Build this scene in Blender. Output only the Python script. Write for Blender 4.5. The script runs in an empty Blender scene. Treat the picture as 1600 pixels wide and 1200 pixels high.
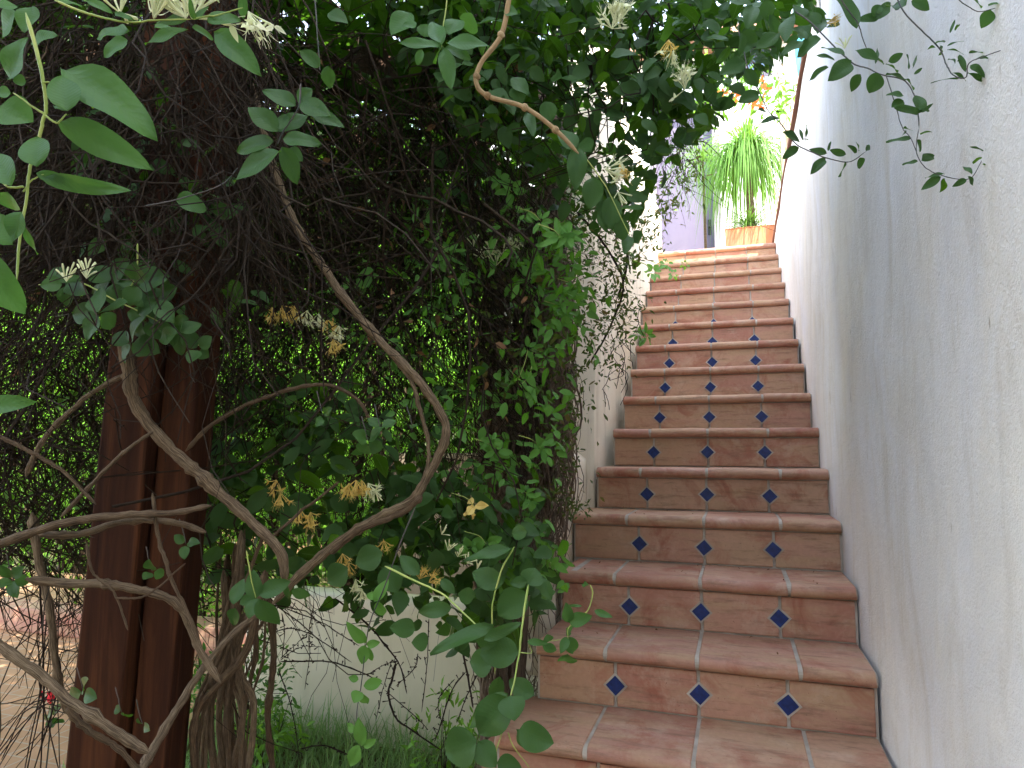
import bpy, math, random
import numpy as np
from mathutils import Matrix, Vector
rng = np.random.default_rng(7)
random.seed(7)
scn = bpy.context.scene
COL = scn.collection

# ------------------------------------------------------------ camera, world, sun, exposure
CAM = np.array([0.0, 0.0, 1.385])
yaw, pit, rol, FPX = .3171, .1041, .0061, 1067.
cy, sy = math.cos(yaw), math.sin(yaw); cp, sp = math.cos(pit), math.sin(pit)
Fv = np.array([-sy*cp, cy*cp, sp]); Rv = np.array([cy, sy, 0]); Uv = np.cross(Rv, Fv)
c_, s_ = math.cos(rol), math.sin(rol)
R2 = Rv*c_ + Uv*s_; U2 = -Rv*s_ + Uv*c_
cam_d = bpy.data.cameras.new("camera"); cam = bpy.data.objects.new("camera", cam_d); COL.objects.link(cam)
M = Matrix([[R2[0], U2[0], -Fv[0], CAM[0]], [R2[1], U2[1], -Fv[1], CAM[1]], [R2[2], U2[2], -Fv[2], CAM[2]], [0, 0, 0, 1]])
cam.matrix_world = M
cam_d.sensor_width = 36; cam_d.lens = FPX/1600*36; cam_d.clip_start = .02; cam_d.clip_end = 500
scn.camera = cam

SUN_EL, SUN_AZ = math.radians(52), math.atan2(-.62, .78)      # azimuth of the sun seen from the place (math angle in XY)
world = bpy.data.worlds.new("World"); scn.world = world; world.use_nodes = True
wn = world.node_tree.nodes; wl = world.node_tree.links
sky = wn.new("ShaderNodeTexSky"); sky.sky_type = 'NISHITA'; sky.sun_disc = False
sky.sun_elevation = SUN_EL; sky.sun_rotation = math.pi/2 - SUN_AZ
hs = wn.new('ShaderNodeHueSaturation'); hs.inputs['Saturation'].default_value = .6
wl.new(sky.outputs[0], hs.inputs['Color']); wl.new(hs.outputs[0], wn["Background"].inputs[0]); wn["Background"].inputs[1].default_value = .15
sl = bpy.data.lights.new("sun", 'SUN'); sl.energy = 2.4; sl.angle = math.radians(.6); sl.color = (1, .95, .87)
so = bpy.data.objects.new("sun", sl); COL.objects.link(so)
sdir = Vector((math.cos(SUN_EL)*math.cos(SUN_AZ), math.cos(SUN_EL)*math.sin(SUN_AZ), math.sin(SUN_EL)))
so.rotation_euler = sdir.to_track_quat('Z', 'Y').to_euler()
scn.view_settings.view_transform = 'Standard'; scn.view_settings.look = 'None'
scn.view_settings.exposure = 3.4; scn.view_settings.gamma = 1
scn.render.engine = 'CYCLES'
scn.cycles.max_bounces = 8; scn.cycles.transparent_max_bounces = 4; scn.cycles.use_denoising = True

# ------------------------------------------------------------ helpers
def ray(px, py): return Fv + R2*(px-800)/FPX + U2*(600-py)/FPX
def D(px, py, d): return CAM + ray(px, py)*d
def onY(px, py, Y): v = ray(px, py); return CAM + v*(Y/v[1])

def tag(o, label=None, cat=None, group=None, kind=None):
    if label: o['label'] = label
    if cat: o['category'] = cat
    if group: o['group'] = group
    if kind: o['kind'] = kind
    return o
def empty(name, loc, label=None, cat=None, group=None):
    o = bpy.data.objects.new(name, None); COL.objects.link(o); o.location = loc
    o.empty_display_size = .05
    return tag(o, label, cat, group)
def link(name, me, mat, parent=None, smooth=True, sharp=None):
    if mat: me.materials.append(mat)
    if smooth: me.polygons.foreach_set('use_smooth', np.ones(len(me.polygons), bool))
    if sharp: me.set_sharp_from_angle(angle=sharp)
    me.update()
    o = bpy.data.objects.new(name, me); COL.objects.link(o)
    if parent is not None:
        o.parent = parent
        if parent.type == 'EMPTY': o.matrix_parent_inverse = Matrix.Translation(-Vector(parent.location))
    return o
def mesh_np(name, V, Fc, attrs=None):
    me = bpy.data.meshes.new(name)
    V = np.asarray(V, np.float32).reshape(-1, 3); Fc = np.asarray(Fc, np.int32)
    me.vertices.add(len(V)); me.vertices.foreach_set('co', V.ravel())
    n, k = Fc.shape
    me.loops.add(n*k); me.loops.foreach_set('vertex_index', Fc.ravel())
    me.polygons.add(n); me.polygons.foreach_set('loop_start', np.arange(0, n*k, k, dtype=np.int32))
    me.polygons.foreach_set('loop_total', np.full(n, k, np.int32))
    me.update(calc_edges=True)
    for a, val in (attrs or {}).items():
        at = me.attributes.new(a, 'FLOAT', 'POINT'); at.data.foreach_set('value', np.asarray(val, np.float32).ravel())
    return me

def nrm(a): return a/np.maximum(np.linalg.norm(a, axis=-1, keepdims=True), 1e-9)

def leaves(P, T, N, L, W, curl, rnd, rows=5, cols=2, fold=.25, shape=.88, wav=.04, tip=.6):
    """batch of leaves -> verts, quads, attrs"""
    P = np.asarray(P, float); n = len(P)
    T = nrm(np.asarray(T, float)); N = np.asarray(N, float); N = nrm(N - T*np.sum(N*T, -1, keepdims=True)); B = np.cross(N, T)
    L = np.broadcast_to(L, n).astype(float); W = np.broadcast_to(W, n).astype(float); curl = np.broadcast_to(curl, n).astype(float)
    t = np.linspace(0, 1, rows+1); u = np.linspace(-1, 1, 2*cols//1+1 if cols > 1 else 3)
    prof = np.sin(np.pi*np.clip(t, 0, 1)**shape)**(.70)*(1-.25*t*tip)
    prof = np.maximum(prof, .02)
    tt, uu = np.meshgrid(t, u, indexing='ij')
    pp = np.repeat(prof[:, None], len(u), 1)
    ph = rng.uniform(0, 6.28, n)[:, None, None]; fw = rng.uniform(5, 9, n)[:, None, None]
    wave = np.sin(tt*fw+ph+uu*1.5)*wav*np.abs(uu)
    lat = uu*pp*.5
    up = fold*np.abs(lat)[None]*W[:, None, None] - curl[:, None, None]*L[:, None, None]*tt**2 + wave*L[:, None, None]
    side = rng.normal(0, .06, n)[:, None, None]*tt**2*L[:, None, None]
    V = (P[:, None, None, :] + T[:, None, None, :]*(tt[None]*L[:, None, None]*(1-.15*np.abs(curl[:, None, None])))[..., None]
         + B[:, None, None, :]*(lat[None]*W[:, None, None]+side)[..., None] + N[:, None, None, :]*up[..., None])
    R, Cn = tt.shape
    idx = np.arange(R*Cn).reshape(R, Cn)
    q = np.stack([idx[:-1, :-1], idx[:-1, 1:], idx[1:, 1:], idx[1:, :-1]], -1).reshape(-1, 4)
    Fc = (q[None] + (np.arange(n)*R*Cn)[:, None, None]).reshape(-1, 4)
    at = {'lt': np.broadcast_to(tt, (n, R, Cn)).copy(), 'lu': np.broadcast_to(uu, (n, R, Cn)).copy(),
          'rnd': np.broadcast_to(np.asarray(rnd)[:, None, None], (n, R, Cn)).copy()}
    return V.reshape(-1, 3), Fc, {k: v.ravel() for k, v in at.items()}

def tubes(paths, radii, sides=4, rnd=None):
    """paths (n,m,3), radii (n,m)"""
    P = np.asarray(paths, float); r = np.asarray(radii, float); n, m, _ = P.shape
    T = nrm(np.gradient(P, axis=1))
    ref = np.where(np.abs(T[:, :1, 2:3]) > .8, np.array([1., 0, 0]), np.array([0, 0, 1.]))
    A = nrm(np.cross(T, np.broadcast_to(ref, T.shape))); Bn = np.cross(T, A)
    a = np.arange(sides)*2*np.pi/sides
    V = P[:, :, None, :] + r[:, :, None, None]*(np.cos(a)[None, None, :, None]*A[:, :, None, :] + np.sin(a)[None, None, :, None]*Bn[:, :, None, :])
    idx = np.arange(m*sides).reshape(m, sides)
    q = np.stack([idx[:-1], np.roll(idx[:-1], -1, 1), np.roll(idx[1:], -1, 1), idx[1:]], -1).reshape(-1, 4)
    Fc = (q[None] + (np.arange(n)*m*sides)[:, None, None]).reshape(-1, 4)
    ln = np.concatenate([np.zeros((n, 1)), np.cumsum(np.linalg.norm(np.diff(P, axis=1), axis=-1), 1)], 1)
    rr = rng.uniform(0, 1, n) if rnd is None else np.broadcast_to(rnd, n)
    at = {'lt': np.repeat(ln[:, :, None], sides, 2).ravel(), 'lu': np.broadcast_to(np.abs(a-np.pi)/np.pi, (n, m, sides)).ravel().copy(),
          'rnd': np.broadcast_to(rr[:, None, None], (n, m, sides)).ravel().copy()}
    return V.reshape(-1, 3), Fc, at

def merge(parts):
    V, Fc, A, o = [], [], {}, 0
    for v, f, a in parts:
        V.append(v); Fc.append(f+o); o += len(v)
        for k in a: A.setdefault(k, []).append(a[k])
    return np.concatenate(V), np.concatenate(Fc), {k: np.concatenate(x) for k, x in A.items()}

def spline(pts, n):
    p = np.asarray(pts, float)
    if len(p) == 2: return p[0]+(p[1]-p[0])*np.linspace(0, 1, n)[:, None]
    q = np.vstack([2*p[0]-p[1], p, 2*p[-1]-p[-2]]); s = np.linspace(0, len(p)-1-1e-6, n); i = s.astype(int); f = (s-i)[:, None]
    a, b, c, d = q[i], q[i+1], q[i+2], q[i+3]
    return .5*((2*b)+(c-a)*f+(2*a-5*b+4*c-d)*f*f+(3*b-a-3*c+d)*f**3)

class BM:
    """boxes and prisms with a random value per piece"""
    def __init__(s): s.V, s.F, s.R = [], [], []
    def add(s, V, F, r=0):
        o = len(s.V); s.V += [tuple(v) for v in V]; s.F += [tuple(i+o for i in f) for f in F]; s.R += [r]*len(V)
    def box(s, a, b, r=0):
        x0, y0, z0 = a; x1, y1, z1 = b
        s.add([(x0, y0, z0), (x1, y0, z0), (x1, y1, z0), (x0, y1, z0), (x0, y0, z1), (x1, y0, z1), (x1, y1, z1), (x0, y1, z1)],
              [(0, 3, 2, 1), (4, 5, 6, 7), (0, 1, 5, 4), (1, 2, 6, 5), (2, 3, 7, 6), (3, 0, 4, 7)], r)
    def build(s, name, mat, parent=None, bevel=0, smooth=False, seg=2, sharp=None):
        me = bpy.data.meshes.new(name); me.from_pydata(s.V, [], s.F)
        at = me.attributes.new('rnd', 'FLOAT', 'POINT'); at.data.foreach_set('value', np.array(s.R, np.float32))
        o = link(name, me, mat, parent, smooth, sharp)
        if bevel:
            b = o.modifiers.new('b', 'BEVEL'); b.width = bevel; b.segments = seg; b.limit_method = 'ANGLE'
        return o

# ------------------------------------------------------------ materials
def mat(name, rough=.8, spec=.5):
    m = bpy.data.materials.new(name); m.use_nodes = True
    nt = m.node_tree; b = nt.nodes['Principled BSDF']; b.inputs['Roughness'].default_value = rough
    b.inputs['Specular IOR Level'].default_value = spec
    return m, nt, b
def nd(nt, t, **k):
    n = nt.nodes.new(t)
    for a, v in k.items():
        if a.startswith('i_'): n.inputs[a[2:]].default_value = v
        else: setattr(n, a, v)
    return n
def attr(nt, name): return nd(nt, 'ShaderNodeAttribute', attribute_name=name).outputs['Fac']
def coords(nt, scale=(1, 1, 1)):
    g = nd(nt, 'ShaderNodeNewGeometry'); mp = nd(nt, 'ShaderNodeMapping'); mp.inputs['Scale'].default_value = scale
    nt.links.new(g.outputs['Position'], mp.inputs['Vector']); return mp.outputs[0]
def noise(nt, vec, scale, detail=4, rough=.55, dist=0):
    n = nd(nt, 'ShaderNodeTexNoise'); n.inputs['Scale'].default_value = scale; n.inputs['Detail'].default_value = detail
    n.inputs['Roughness'].default_value = rough; n.inputs['Distortion'].default_value = dist
    nt.links.new(vec, n.inputs['Vector']); return n.outputs[0]
def ramp(nt, fac, stops, interp='LINEAR'):
    r = nd(nt, 'ShaderNodeValToRGB'); r.color_ramp.interpolation = interp
    e = r.color_ramp.elements
    while len(e) < len(stops): e.new(.5)
    for x, (p, c) in zip(e, stops):
        x.position = p; x.color = (*c, 1) if len(c) == 3 else c
    nt.links.new(fac, r.inputs[0]); return r.outputs[0]
def g3(v): return (v, v, v)
def mix(nt, fac, a, b, mode='MIX'):
    n = nd(nt, 'ShaderNodeMix', data_type='RGBA', blend_type=mode)
    for s, v in ((0, fac), (6, a), (7, b)):
        if isinstance(v, (int, float)): n.inputs[s].default_value = v
        elif isinstance(v, tuple): n.inputs[s].default_value = (*v, 1)
        else: nt.links.new(v, n.inputs[s])
    return n.outputs[2]
def math_(nt, op, a, b=None, c=None):
    n = nd(nt, 'ShaderNodeMath', operation=op)
    for i, v in enumerate((a, b, c)):
        if v is None: continue
        if isinstance(v, (int, float)): n.inputs[i].default_value = v
        else: nt.links.new(v, n.inputs[i])
    return n.outputs[0]
def bump(nt, b, h, strength=.3, dist=.01):
    n = nd(nt, 'ShaderNodeBump'); n.inputs['Strength'].default_value = strength; n.inputs['Distance'].default_value = dist
    nt.links.new(h, n.inputs['Height']); nt.links.new(n.outputs[0], b.inputs['Normal'])

def leaf_mat(name, stops, rib=(.25, .4, .1), under=None, transl=.35, rough=.46, ribw=.07, tcol=None, spots=.35):
    m, nt, b = mat(name, rough, .2)
    r = attr(nt, 'rnd'); lt = attr(nt, 'lt'); lu = attr(nt, 'lu')
    base = ramp(nt, r, stops)
    v = coords(nt)
    n1 = noise(nt, v, 35, 3)
    base = mix(nt, math_(nt, 'MULTIPLY', n1, .35), base, tuple(x*1.5 for x in stops[-1][1]))
    au = math_(nt, 'ABSOLUTE', lu)
    mid = math_(nt, 'LESS_THAN', au, ribw)
    # side veins leaving the rib at an angle
    w = math_(nt, 'SINE', math_(nt, 'MULTIPLY', math_(nt, 'SUBTRACT', lt, math_(nt, 'MULTIPLY', au, .16)), 38))
    vein = math_(nt, 'GREATER_THAN', w, .93)
    k = math_(nt, 'MAXIMUM', math_(nt, 'MULTIPLY', mid, .75), math_(nt, 'MULTIPLY', vein, .14))
    base = mix(nt, k, base, rib)
    sp_ = ramp(nt, noise(nt, v, 260, 2), [(.66, g3(0)), (.72, g3(1))])
    base = mix(nt, math_(nt, 'MULTIPLY', sp_, spots), base, (.22, .32, .14))
    if under:
        gg = nd(nt, 'ShaderNodeNewGeometry')
        base = mix(nt, gg.outputs['Backfacing'], base, under)
    nt.links.new(base, b.inputs['Base Color'])
    hh = math_(nt, 'ADD', math_(nt, 'MULTIPLY', math_(nt, 'ABSOLUTE', w), .14), math_(nt, 'MULTIPLY', mid, -.8))
    bump(nt, b, math_(nt, 'ADD', hh, noise(nt, v, 90, 2)), .5, .002)
    tr = nd(nt, 'ShaderNodeBsdfTranslucent')
    nt.links.new(mix(nt, .55, base, tcol or (.30, .55, .04)), tr.inputs[0])
    ms = nd(nt, 'ShaderNodeMixShader'); ms.inputs[0].default_value = transl
    out = nt.nodes['Material Output']
    nt.links.new(b.outputs[0], ms.inputs[1]); nt.links.new(tr.outputs[0], ms.inputs[2]); nt.links.new(ms.outputs[0], out.inputs[0])
    return m
LEAF = leaf_mat('honeysuckle leaf', [(0, (.013, .040, .002)), (.5, (.036, .100, .004)), (1, (.080, .20, .008))], rib=(.08, .17, .035), under=(.045, .10, .028), tcol=(.10, .26, .015))
LEAFB = leaf_mat('young leaf', [(0, (.024, .085, .006)), (1, (.078, .215, .011))], rib=(.14, .27, .07), under=(.06, .14, .04), transl=.4, tcol=(.14, .34, .02))
LEAFY = leaf_mat('fresh spring leaf', [(0, (.05, .17, .010)), (1, (.13, .36, .022))], rib=(.22, .42, .08), under=(.12, .28, .06), transl=.45, spots=.1, tcol=(.22, .5, .03))
LEAFJ = leaf_mat('jasmine leaf', [(0, (.012, .036, .006)), (.8, (.04, .11, .012)), (.9, (.15, .12, .03)), (1, (.18, .09, .04))], rib=(.07, .13, .03), transl=.35, spots=0, tcol=(.14, .3, .02))
LEAFG = leaf_mat('garden leaf', [(0, (.035, .11, .010)), (1, (.17, .38, .03))], rib=(.2, .36, .08), transl=.45, spots=0)
LEAFD = leaf_mat('dead leaf', [(0, (.10, .05, .025)), (1, (.20, .11, .05))], rib=(.2, .12, .06), transl=.15, rough=.8, spots=0, tcol=(.3, .14, .04))
PALML = leaf_mat('palm leaf', [(0, (.03, .10, .015)), (1, (.11, .23, .04))], rib=(.3, .45, .12), transl=.35, rough=.5, spots=0)
GRASSM = leaf_mat('grass', [(0, (.11, .20, .07)), (1, (.28, .42, .18))], rib=(.2, .3, .12), transl=.3, rough=.6, spots=0)
YEL = leaf_mat('yellow petal', [(0, (.55, .36, .06)), (1, (.72, .58, .20))], rib=(.6, .4, .05), transl=.35, rough=.6, spots=0, tcol=(.8, .5, .05))
CREAM = leaf_mat('cream petal', [(0, (.55, .62, .25)), (1, (.85, .85, .62))], rib=(.7, .7, .4), transl=.35, rough=.6, spots=0, tcol=(.7, .7, .4))
RED = leaf_mat('red petal', [(0, (.6, .01, .02)), (1, (.85, .03, .06))], rib=(.6, .02, .05), transl=.3, rough=.6, spots=0, tcol=(.8, .05, .05))
ORANGE = leaf_mat('orange petal', [(0, (.7, .12, .02)), (1, (.85, .3, .08))], rib=(.7, .2, .05), transl=.3, rough=.6, spots=0, tcol=(.8, .2, .05))

def bark_mat(name, stops, rough=.85, strength=.8):
    m, nt, b = mat(name, rough, .25)
    lt = attr(nt, 'lt'); lu = attr(nt, 'lu'); r = attr(nt, 'rnd')
    cmb = nd(nt, 'ShaderNodeCombineXYZ')
    nt.links.new(math_(nt, 'MULTIPLY', lu, 9), cmb.inputs[0]); nt.links.new(math_(nt, 'MULTIPLY', lt, 11), cmb.inputs[1]); nt.links.new(math_(nt, 'MULTIPLY', r, 30), cmb.inputs[2])
    n1 = noise(nt, cmb.outputs[0], 3.0, 5, .65, .6)
    n2 = noise(nt, coords(nt), 60, 4)
    c = ramp(nt, n1, stops)
    c = mix(nt, .55, c, mix(nt, n2, g3(.25), g3(1.3)), 'MULTIPLY')
    nt.links.new(mix(nt, r, c, mix(nt, 1.0, c, (.62, .55, .5), 'MULTIPLY')), b.inputs['Base Color'])
    bump(nt, b, math_(nt, 'ADD', n1, math_(nt, 'MULTIPLY', n2, .5)), strength, .006)
    return m
BARK = bark_mat('vine bark', [(.34, (.04, .025, .014)), (.48, (.16, .11, .062)), (.66, (.36, .27, .165))])
TWIG = bark_mat('dry twig', [(.3, (.014, .009, .004)), (.7, (.085, .056, .028))])
TWIGD = bark_mat('dark twig', [(.3, (.022, .013, .009)), (.7, (.07, .042, .03))])
TAN = bark_mat('tan shoot', [(.3, (.28, .18, .08)), (.7, (.52, .38, .2))], strength=.3)
STEMG, nt, b = mat('green stem', .5); nt.links.new(ramp(nt, noise(nt, coords(nt), 30), [(.35, (.20, .30, .05)), (.65, (.38, .42, .10))]), b.inputs['Base Color'])
STEMD, nt, b = mat('dark stem', .6); nt.links.new(ramp(nt, noise(nt, coords(nt), 30), [(.35, (.03, .04, .03)), (.65, (.09, .07, .06))]), b.inputs['Base Color'])

def clay_mat(name):
    m, nt, b = mat(name, .62, .35)
    r = attr(nt, 'rnd'); v = coords(nt)
    g = nd(nt, 'ShaderNodeNewGeometry')
    cmb = nd(nt, 'ShaderNodeVectorMath', operation='ADD'); nt.links.new(v, cmb.inputs[0])
    c3 = nd(nt, 'ShaderNodeCombineXYZ')
    for i in range(3): nt.links.new(math_(nt, 'MULTIPLY', r, 17.+9*i), c3.inputs[i])
    nt.links.new(c3.outputs[0], cmb.inputs[1]); vv = cmb.outputs[0]
    base = ramp(nt, r, [(0, (.36, .17, .118)), (.3, (.42, .22, .152)), (.55, (.39, .225, .142)), (.8, (.45, .27, .18)), (1, (.33, .15, .112))])
    mp = nd(nt, 'ShaderNodeMapping'); mp.inputs['Scale'].default_value = (1.2, 6, 9); nt.links.new(vv, mp.inputs[0])
    streak = noise(nt, mp.outputs[0], 2.2, 5, .6, .5)
    base = mix(nt, ramp(nt, streak, [(.42, g3(0)), (.68, g3(.8))]), base, (.41, .275, .16))
    base = mix(nt, ramp(nt, noise(nt, vv, 4.5, 5, .65, 1.2), [(.50, g3(0)), (.66, g3(.75))]), base, (.28, .09, .052))
    base = mix(nt, ramp(nt, noise(nt, vv, 9, 6, .7), [(.54, g3(0)), (.70, g3(.5))]), base, (.50, .37, .27))
    base = mix(nt, ramp(nt, noise(nt, mp.outputs[0], 5, 6, .7), [(.52, g3(0)), (.72, g3(.7))]), base, (.145, .085, .05))
    base = mix(nt, ramp(nt, noise(nt, vv, 120, 3), [(.68, g3(0)), (.75, g3(.7))]), base, (.12, .07, .05))
    base = mix(nt, .35, base, mix(nt, noise(nt, vv, 70, 3), g3(.55), g3(1.45)), 'MULTIPLY')
    nt.links.new(base, b.inputs['Base Color'])
    nt.links.new(ramp(nt, streak, [(.3, g3(.5)), (.7, g3(.8))]), b.inputs['Roughness'])
    h = math_(nt, 'ADD', noise(nt, vv, 14, 4), math_(nt, 'MULTIPLY', noise(nt, vv, 140, 4), .35))
    bump(nt, b, h, .35, .006)
    return m
CLAY = clay_mat('fired clay tile')
GROUT, nt, b = mat('grout', .95, .1); v = coords(nt)
nt.links.new(mix(nt, ramp(nt, noise(nt, v, 12, 5), [(.35, g3(0)), (.7, g3(1))]), (.30, .265, .22), (.47, .43, .37)), b.inputs['Base Color']); bump(nt, b, noise(nt, v, 160, 4), .5, .003)
BLUE, nt, b = mat('cobalt glaze', .38, .4); v = coords(nt)
nt.links.new(ramp(nt, noise(nt, v, 60, 3), [(.3, (.004, .013, .075)), (.7, (.008, .030, .15))]), b.inputs['Base Color']); bump(nt, b, noise(nt, v, 90, 2), .15, .002)

def plaster(name, c0, c1, c2, bs=.6, streaks=.5, fine=190):
    m, nt, b = mat(name, .93, .15); v = coords(nt)
    n = noise(nt, v, 1.3, 6, .6, .4)
    c = mix(nt, ramp(nt, n, [(.38, g3(0)), (.64, g3(1))]), c0, c1)
    vs = coords(nt, (9, 9, .7)); st = noise(nt, vs, 1.1, 6, .65, .3)
    c = mix(nt, ramp(nt, st, [(.5, g3(0)), (.78, g3(streaks))]), c, c2)
    sp_ = noise(nt, coords(nt, (3, 3, 1)), 16, 3)
    c = mix(nt, ramp(nt, sp_, [(.72, g3(0)), (.78, g3(.45))]), c, tuple(x*.55 for x in c2))
    nt.links.new(c, b.inputs['Base Color'])
    h = math_(nt, 'ADD', math_(nt, 'MULTIPLY', noise(nt, v, 12, 5), 1.2), math_(nt, 'MULTIPLY', noise(nt, v, fine, 3, .6), .55))
    bump(nt, b, h, bs, .008)
    return m
def wall_paint():
    m, nt, b = mat('weathered white render with sky tint', .93, .12); v = coords(nt)
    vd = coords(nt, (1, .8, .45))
    c = mix(nt, ramp(nt, noise(nt, vd, 1.6, 6, .62, .8), [(.36, g3(0)), (.62, g3(1))]), (.85, .87, .94), (.84, .81, .75))  # blue-white patches: sky light on the wall put into its colour
    c = mix(nt, ramp(nt, noise(nt, coords(nt, (1, 1.6, 1.0)), 1.5, 8, .72, .6), [(.42, g3(0)), (.7, g3(.8))]), c, (.71, .71, .72))
    c = mix(nt, ramp(nt, noise(nt, coords(nt, (1, 3.5, 1.0)), 2.0, 7, .7, 1.0), [(.5, g3(0)), (.72, g3(.6))]), c, (.62, .575, .50))
    c = mix(nt, ramp(nt, noise(nt, coords(nt, (1, 1.8, 1.2)), 4, 7, .7, .6), [(.58, g3(0)), (.72, g3(.65))]), c, (.86, .86, .87))
    c = mix(nt, ramp(nt, noise(nt, coords(nt, (1, 5, 1)), 9, 3), [(.73, g3(0)), (.77, g3(.7))]), c, (.32, .27, .20))
    # damp and dirt low on the wall
    sep = nd(nt, 'ShaderNodeSeparateXYZ'); nt.links.new(v, sep.inputs[0])
    low = math_(nt, 'SUBTRACT', math_(nt, 'ADD', math_(nt, 'MULTIPLY', sep.outputs[1], .63), noise(nt, coords(nt, (1, 3, 1)), 2.2, 5)), math_(nt, 'MULTIPLY', sep.outputs[2], 1.0))
    c = mix(nt, ramp(nt, low, [(.75, g3(0)), (1.15, g3(.0))]), c, (.5, .46, .38))
    nt.links.new(c, b.inputs['Base Color'])
    f = noise(nt, v, 170, 4, .65); f2 = noise(nt, v, 60, 4, .6)
    h = math_(nt, 'ADD', math_(nt, 'MULTIPLY', noise(nt, v, 9, 5), 1.0), math_(nt, 'ADD', math_(nt, 'MULTIPLY', f, .5), math_(nt, 'MULTIPLY', f2, .4)))
    bump(nt, b, h, .75, .006)
    return m
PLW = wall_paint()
PLG = plaster('mossy pale render', (.74, .70, .55), (.66, .62, .46), (.40, .38, .22), .3, .4)
PLS = plaster('worn cream render', (.80, .73, .60), (.72, .62, .47), (.45, .38, .27), .4, .8)
PLF = plaster('house render', (.80, .79, .77), (.76, .74, .72), (.70, .67, .62), .3, .3)

def wood_mat(name, stops, sc=(14, 14, .8), rough=.75):
    m, nt, b = mat(name, rough, .12); v = coords(nt, sc)
    n = noise(nt, v, 1.6, 7, .65, .8); c = ramp(nt, n, stops)
    c = mix(nt, .4, c, mix(nt, noise(nt, coords(nt, (60, 60, 2)), 2, 3), g3(.3), g3(1.5)), 'MULTIPLY')
    nt.links.new(c, b.inputs['Base Color']); bump(nt, b, n, .6, .005)
    return m
WPOST = wood_mat('red brown stained timber', [(.3, (.015, .005, .003)), (.5, (.040, .014, .006)), (.7, (.095, .034, .013))])
WOLD = wood_mat('weathered grey timber', [(.3, (.28, .20, .15)), (.6, (.52, .42, .34)), (.8, (.66, .58, .5))])
WCAP = wood_mat('brown timber trim', [(.3, (.12, .05, .035)), (.7, (.30, .15, .10))], sc=(14, .8, 14))
WDK = wood_mat('dark beam timber', [(.3, (.03, .017, .012)), (.7, (.09, .05, .03))], sc=(1, 10, 10))
POT, nt, b = mat('terracotta pot', .8, .2); v = coords(nt)
nt.links.new(ramp(nt, noise(nt, v, 6, 5), [(.35, (.42, .15, .07)), (.7, (.50, .20, .11))]), b.inputs['Base Color']); bump(nt, b, noise(nt, v, 60), .15, .004)
DOORM, nt, b = mat('purple door paint', .55, .4); v = coords(nt)
nt.links.new(ramp(nt, noise(nt, coords(nt, (1.5, 1.5, .7)), 2, 4), [(.35, (.095, .078, .125)), (.7, (.125, .10, .14))]), b.inputs['Base Color']); bump(nt, b, noise(nt, v, 50), .1, .003)
FRAMEM, nt, b = mat('grey purple frame paint', .6, .3); b.inputs['Base Color'].default_value = (.20, .17, .21, 1)
GLASS, nt, b = mat('window glass', .05, .6); b.inputs['Base Color'].default_value = (.10, .16, .22, 1); b.inputs['Metallic'].default_value = .3
IRON, nt, b = mat('dark iron', .4, .5); b.inputs['Base Color'].default_value = (.03, .03, .03, 1); b.inputs['Metallic'].default_value = .8
CLOTH, nt, b = mat('light blue cloth', .85, .1); v = coords(nt)
nt.links.new(ramp(nt, noise(nt, v, 9, 3), [(.35, (.16, .50, .66)), (.7, (.34, .64, .74))]), b.inputs['Base Color'])
PAVE, nt, b = mat('tan stone paving', .85, .2); v = coords(nt)
br = nd(nt, 'ShaderNodeTexBrick'); br.inputs['Scale'].default_value = 2.2; br.inputs['Mortar Size'].default_value = .012
br.inputs['Color1'].default_value = (.33, .18, .09, 1); br.inputs['Color2'].default_value = (.36, .20, .105, 1); br.inputs['Mortar'].default_value = (.34, .25, .17, 1)
nt.links.new(v, br.inputs['Vector'])
nt.links.new(mix(nt, .4, br.outputs[0], mix(nt, noise(nt, v, 7, 5), g3(.5), g3(1.4)), 'MULTIPLY'), b.inputs['Base Color']); bump(nt, b, noise(nt, v, 40), .3, .004)
SOIL, nt, b = mat('garden soil', .95, .1); v = coords(nt)
nt.links.new(ramp(nt, noise(nt, v, 5, 6), [(.3, (.06, .05, .025)), (.5, (.13, .11, .05)), (.7, (.10, .14, .05))]), b.inputs['Base Color']); bump(nt, b, noise(nt, v, 50), .8, .02)

# ------------------------------------------------------------ ground
def sheet(name, x0, x1, y0, y1, z, m, n=1, amp=0):
    xs = np.linspace(x0, x1, n+1); ys = np.linspace(y0, y1, n+1)
    X, Y = np.meshgrid(xs, ys, indexing='ij'); Z = z + amp*(np.sin(X*3.1)*np.cos(Y*2.7)+.5*np.sin(X*9+Y*7))
    idx = np.arange((n+1)**2).reshape(n+1, n+1)
    q = np.stack([idx[:-1, :-1], idx[1:, :-1], idx[1:, 1:], idx[:-1, 1:]], -1).reshape(-1, 4)
    o = link(name, mesh_np(name, np.stack([X, Y, Z], -1), q), m); tag(o, kind='structure'); return o
sheet('ground', -120, 120, -120, 120, -.03, SOIL)
sheet('lawn', -2.55, -.60, -2, 3.2, 0.0, SOIL, 40, .006)
sheet('paving', -9, -2.55, -1, 6.0, .02, PAVE)
sheet('path', -9, .6, 8.2, 11, .02, PAVE)
sheet('landing_floor', -3.2, 2.2, 6.46, 9.2, 1.845, PAVE)
sheet('paving_front', -.60, .6, -2.5, 1.38, .012, PAVE)

# ------------------------------------------------------------ staircase
T0, RS, TD, Y1 = .570, .1907, .30, 2.305
XM, SP = -.134, .2617
XR = .372
def xleft(k): return {0: -.70, 1: -.66, 2: -.655, 3: -.672, 4: -.629, 5: -.600, 6: -.594, 7: -.594, 8: -.604, 9: -.613}.get(k, -.64 if k > 9 else -.74)
stairs = empty('staircase', (-.13, Y1-.9, 0), 'straight flight of terracotta tiled steps with blue diamond inlays climbing beside the white wall', 'staircase')

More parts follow.
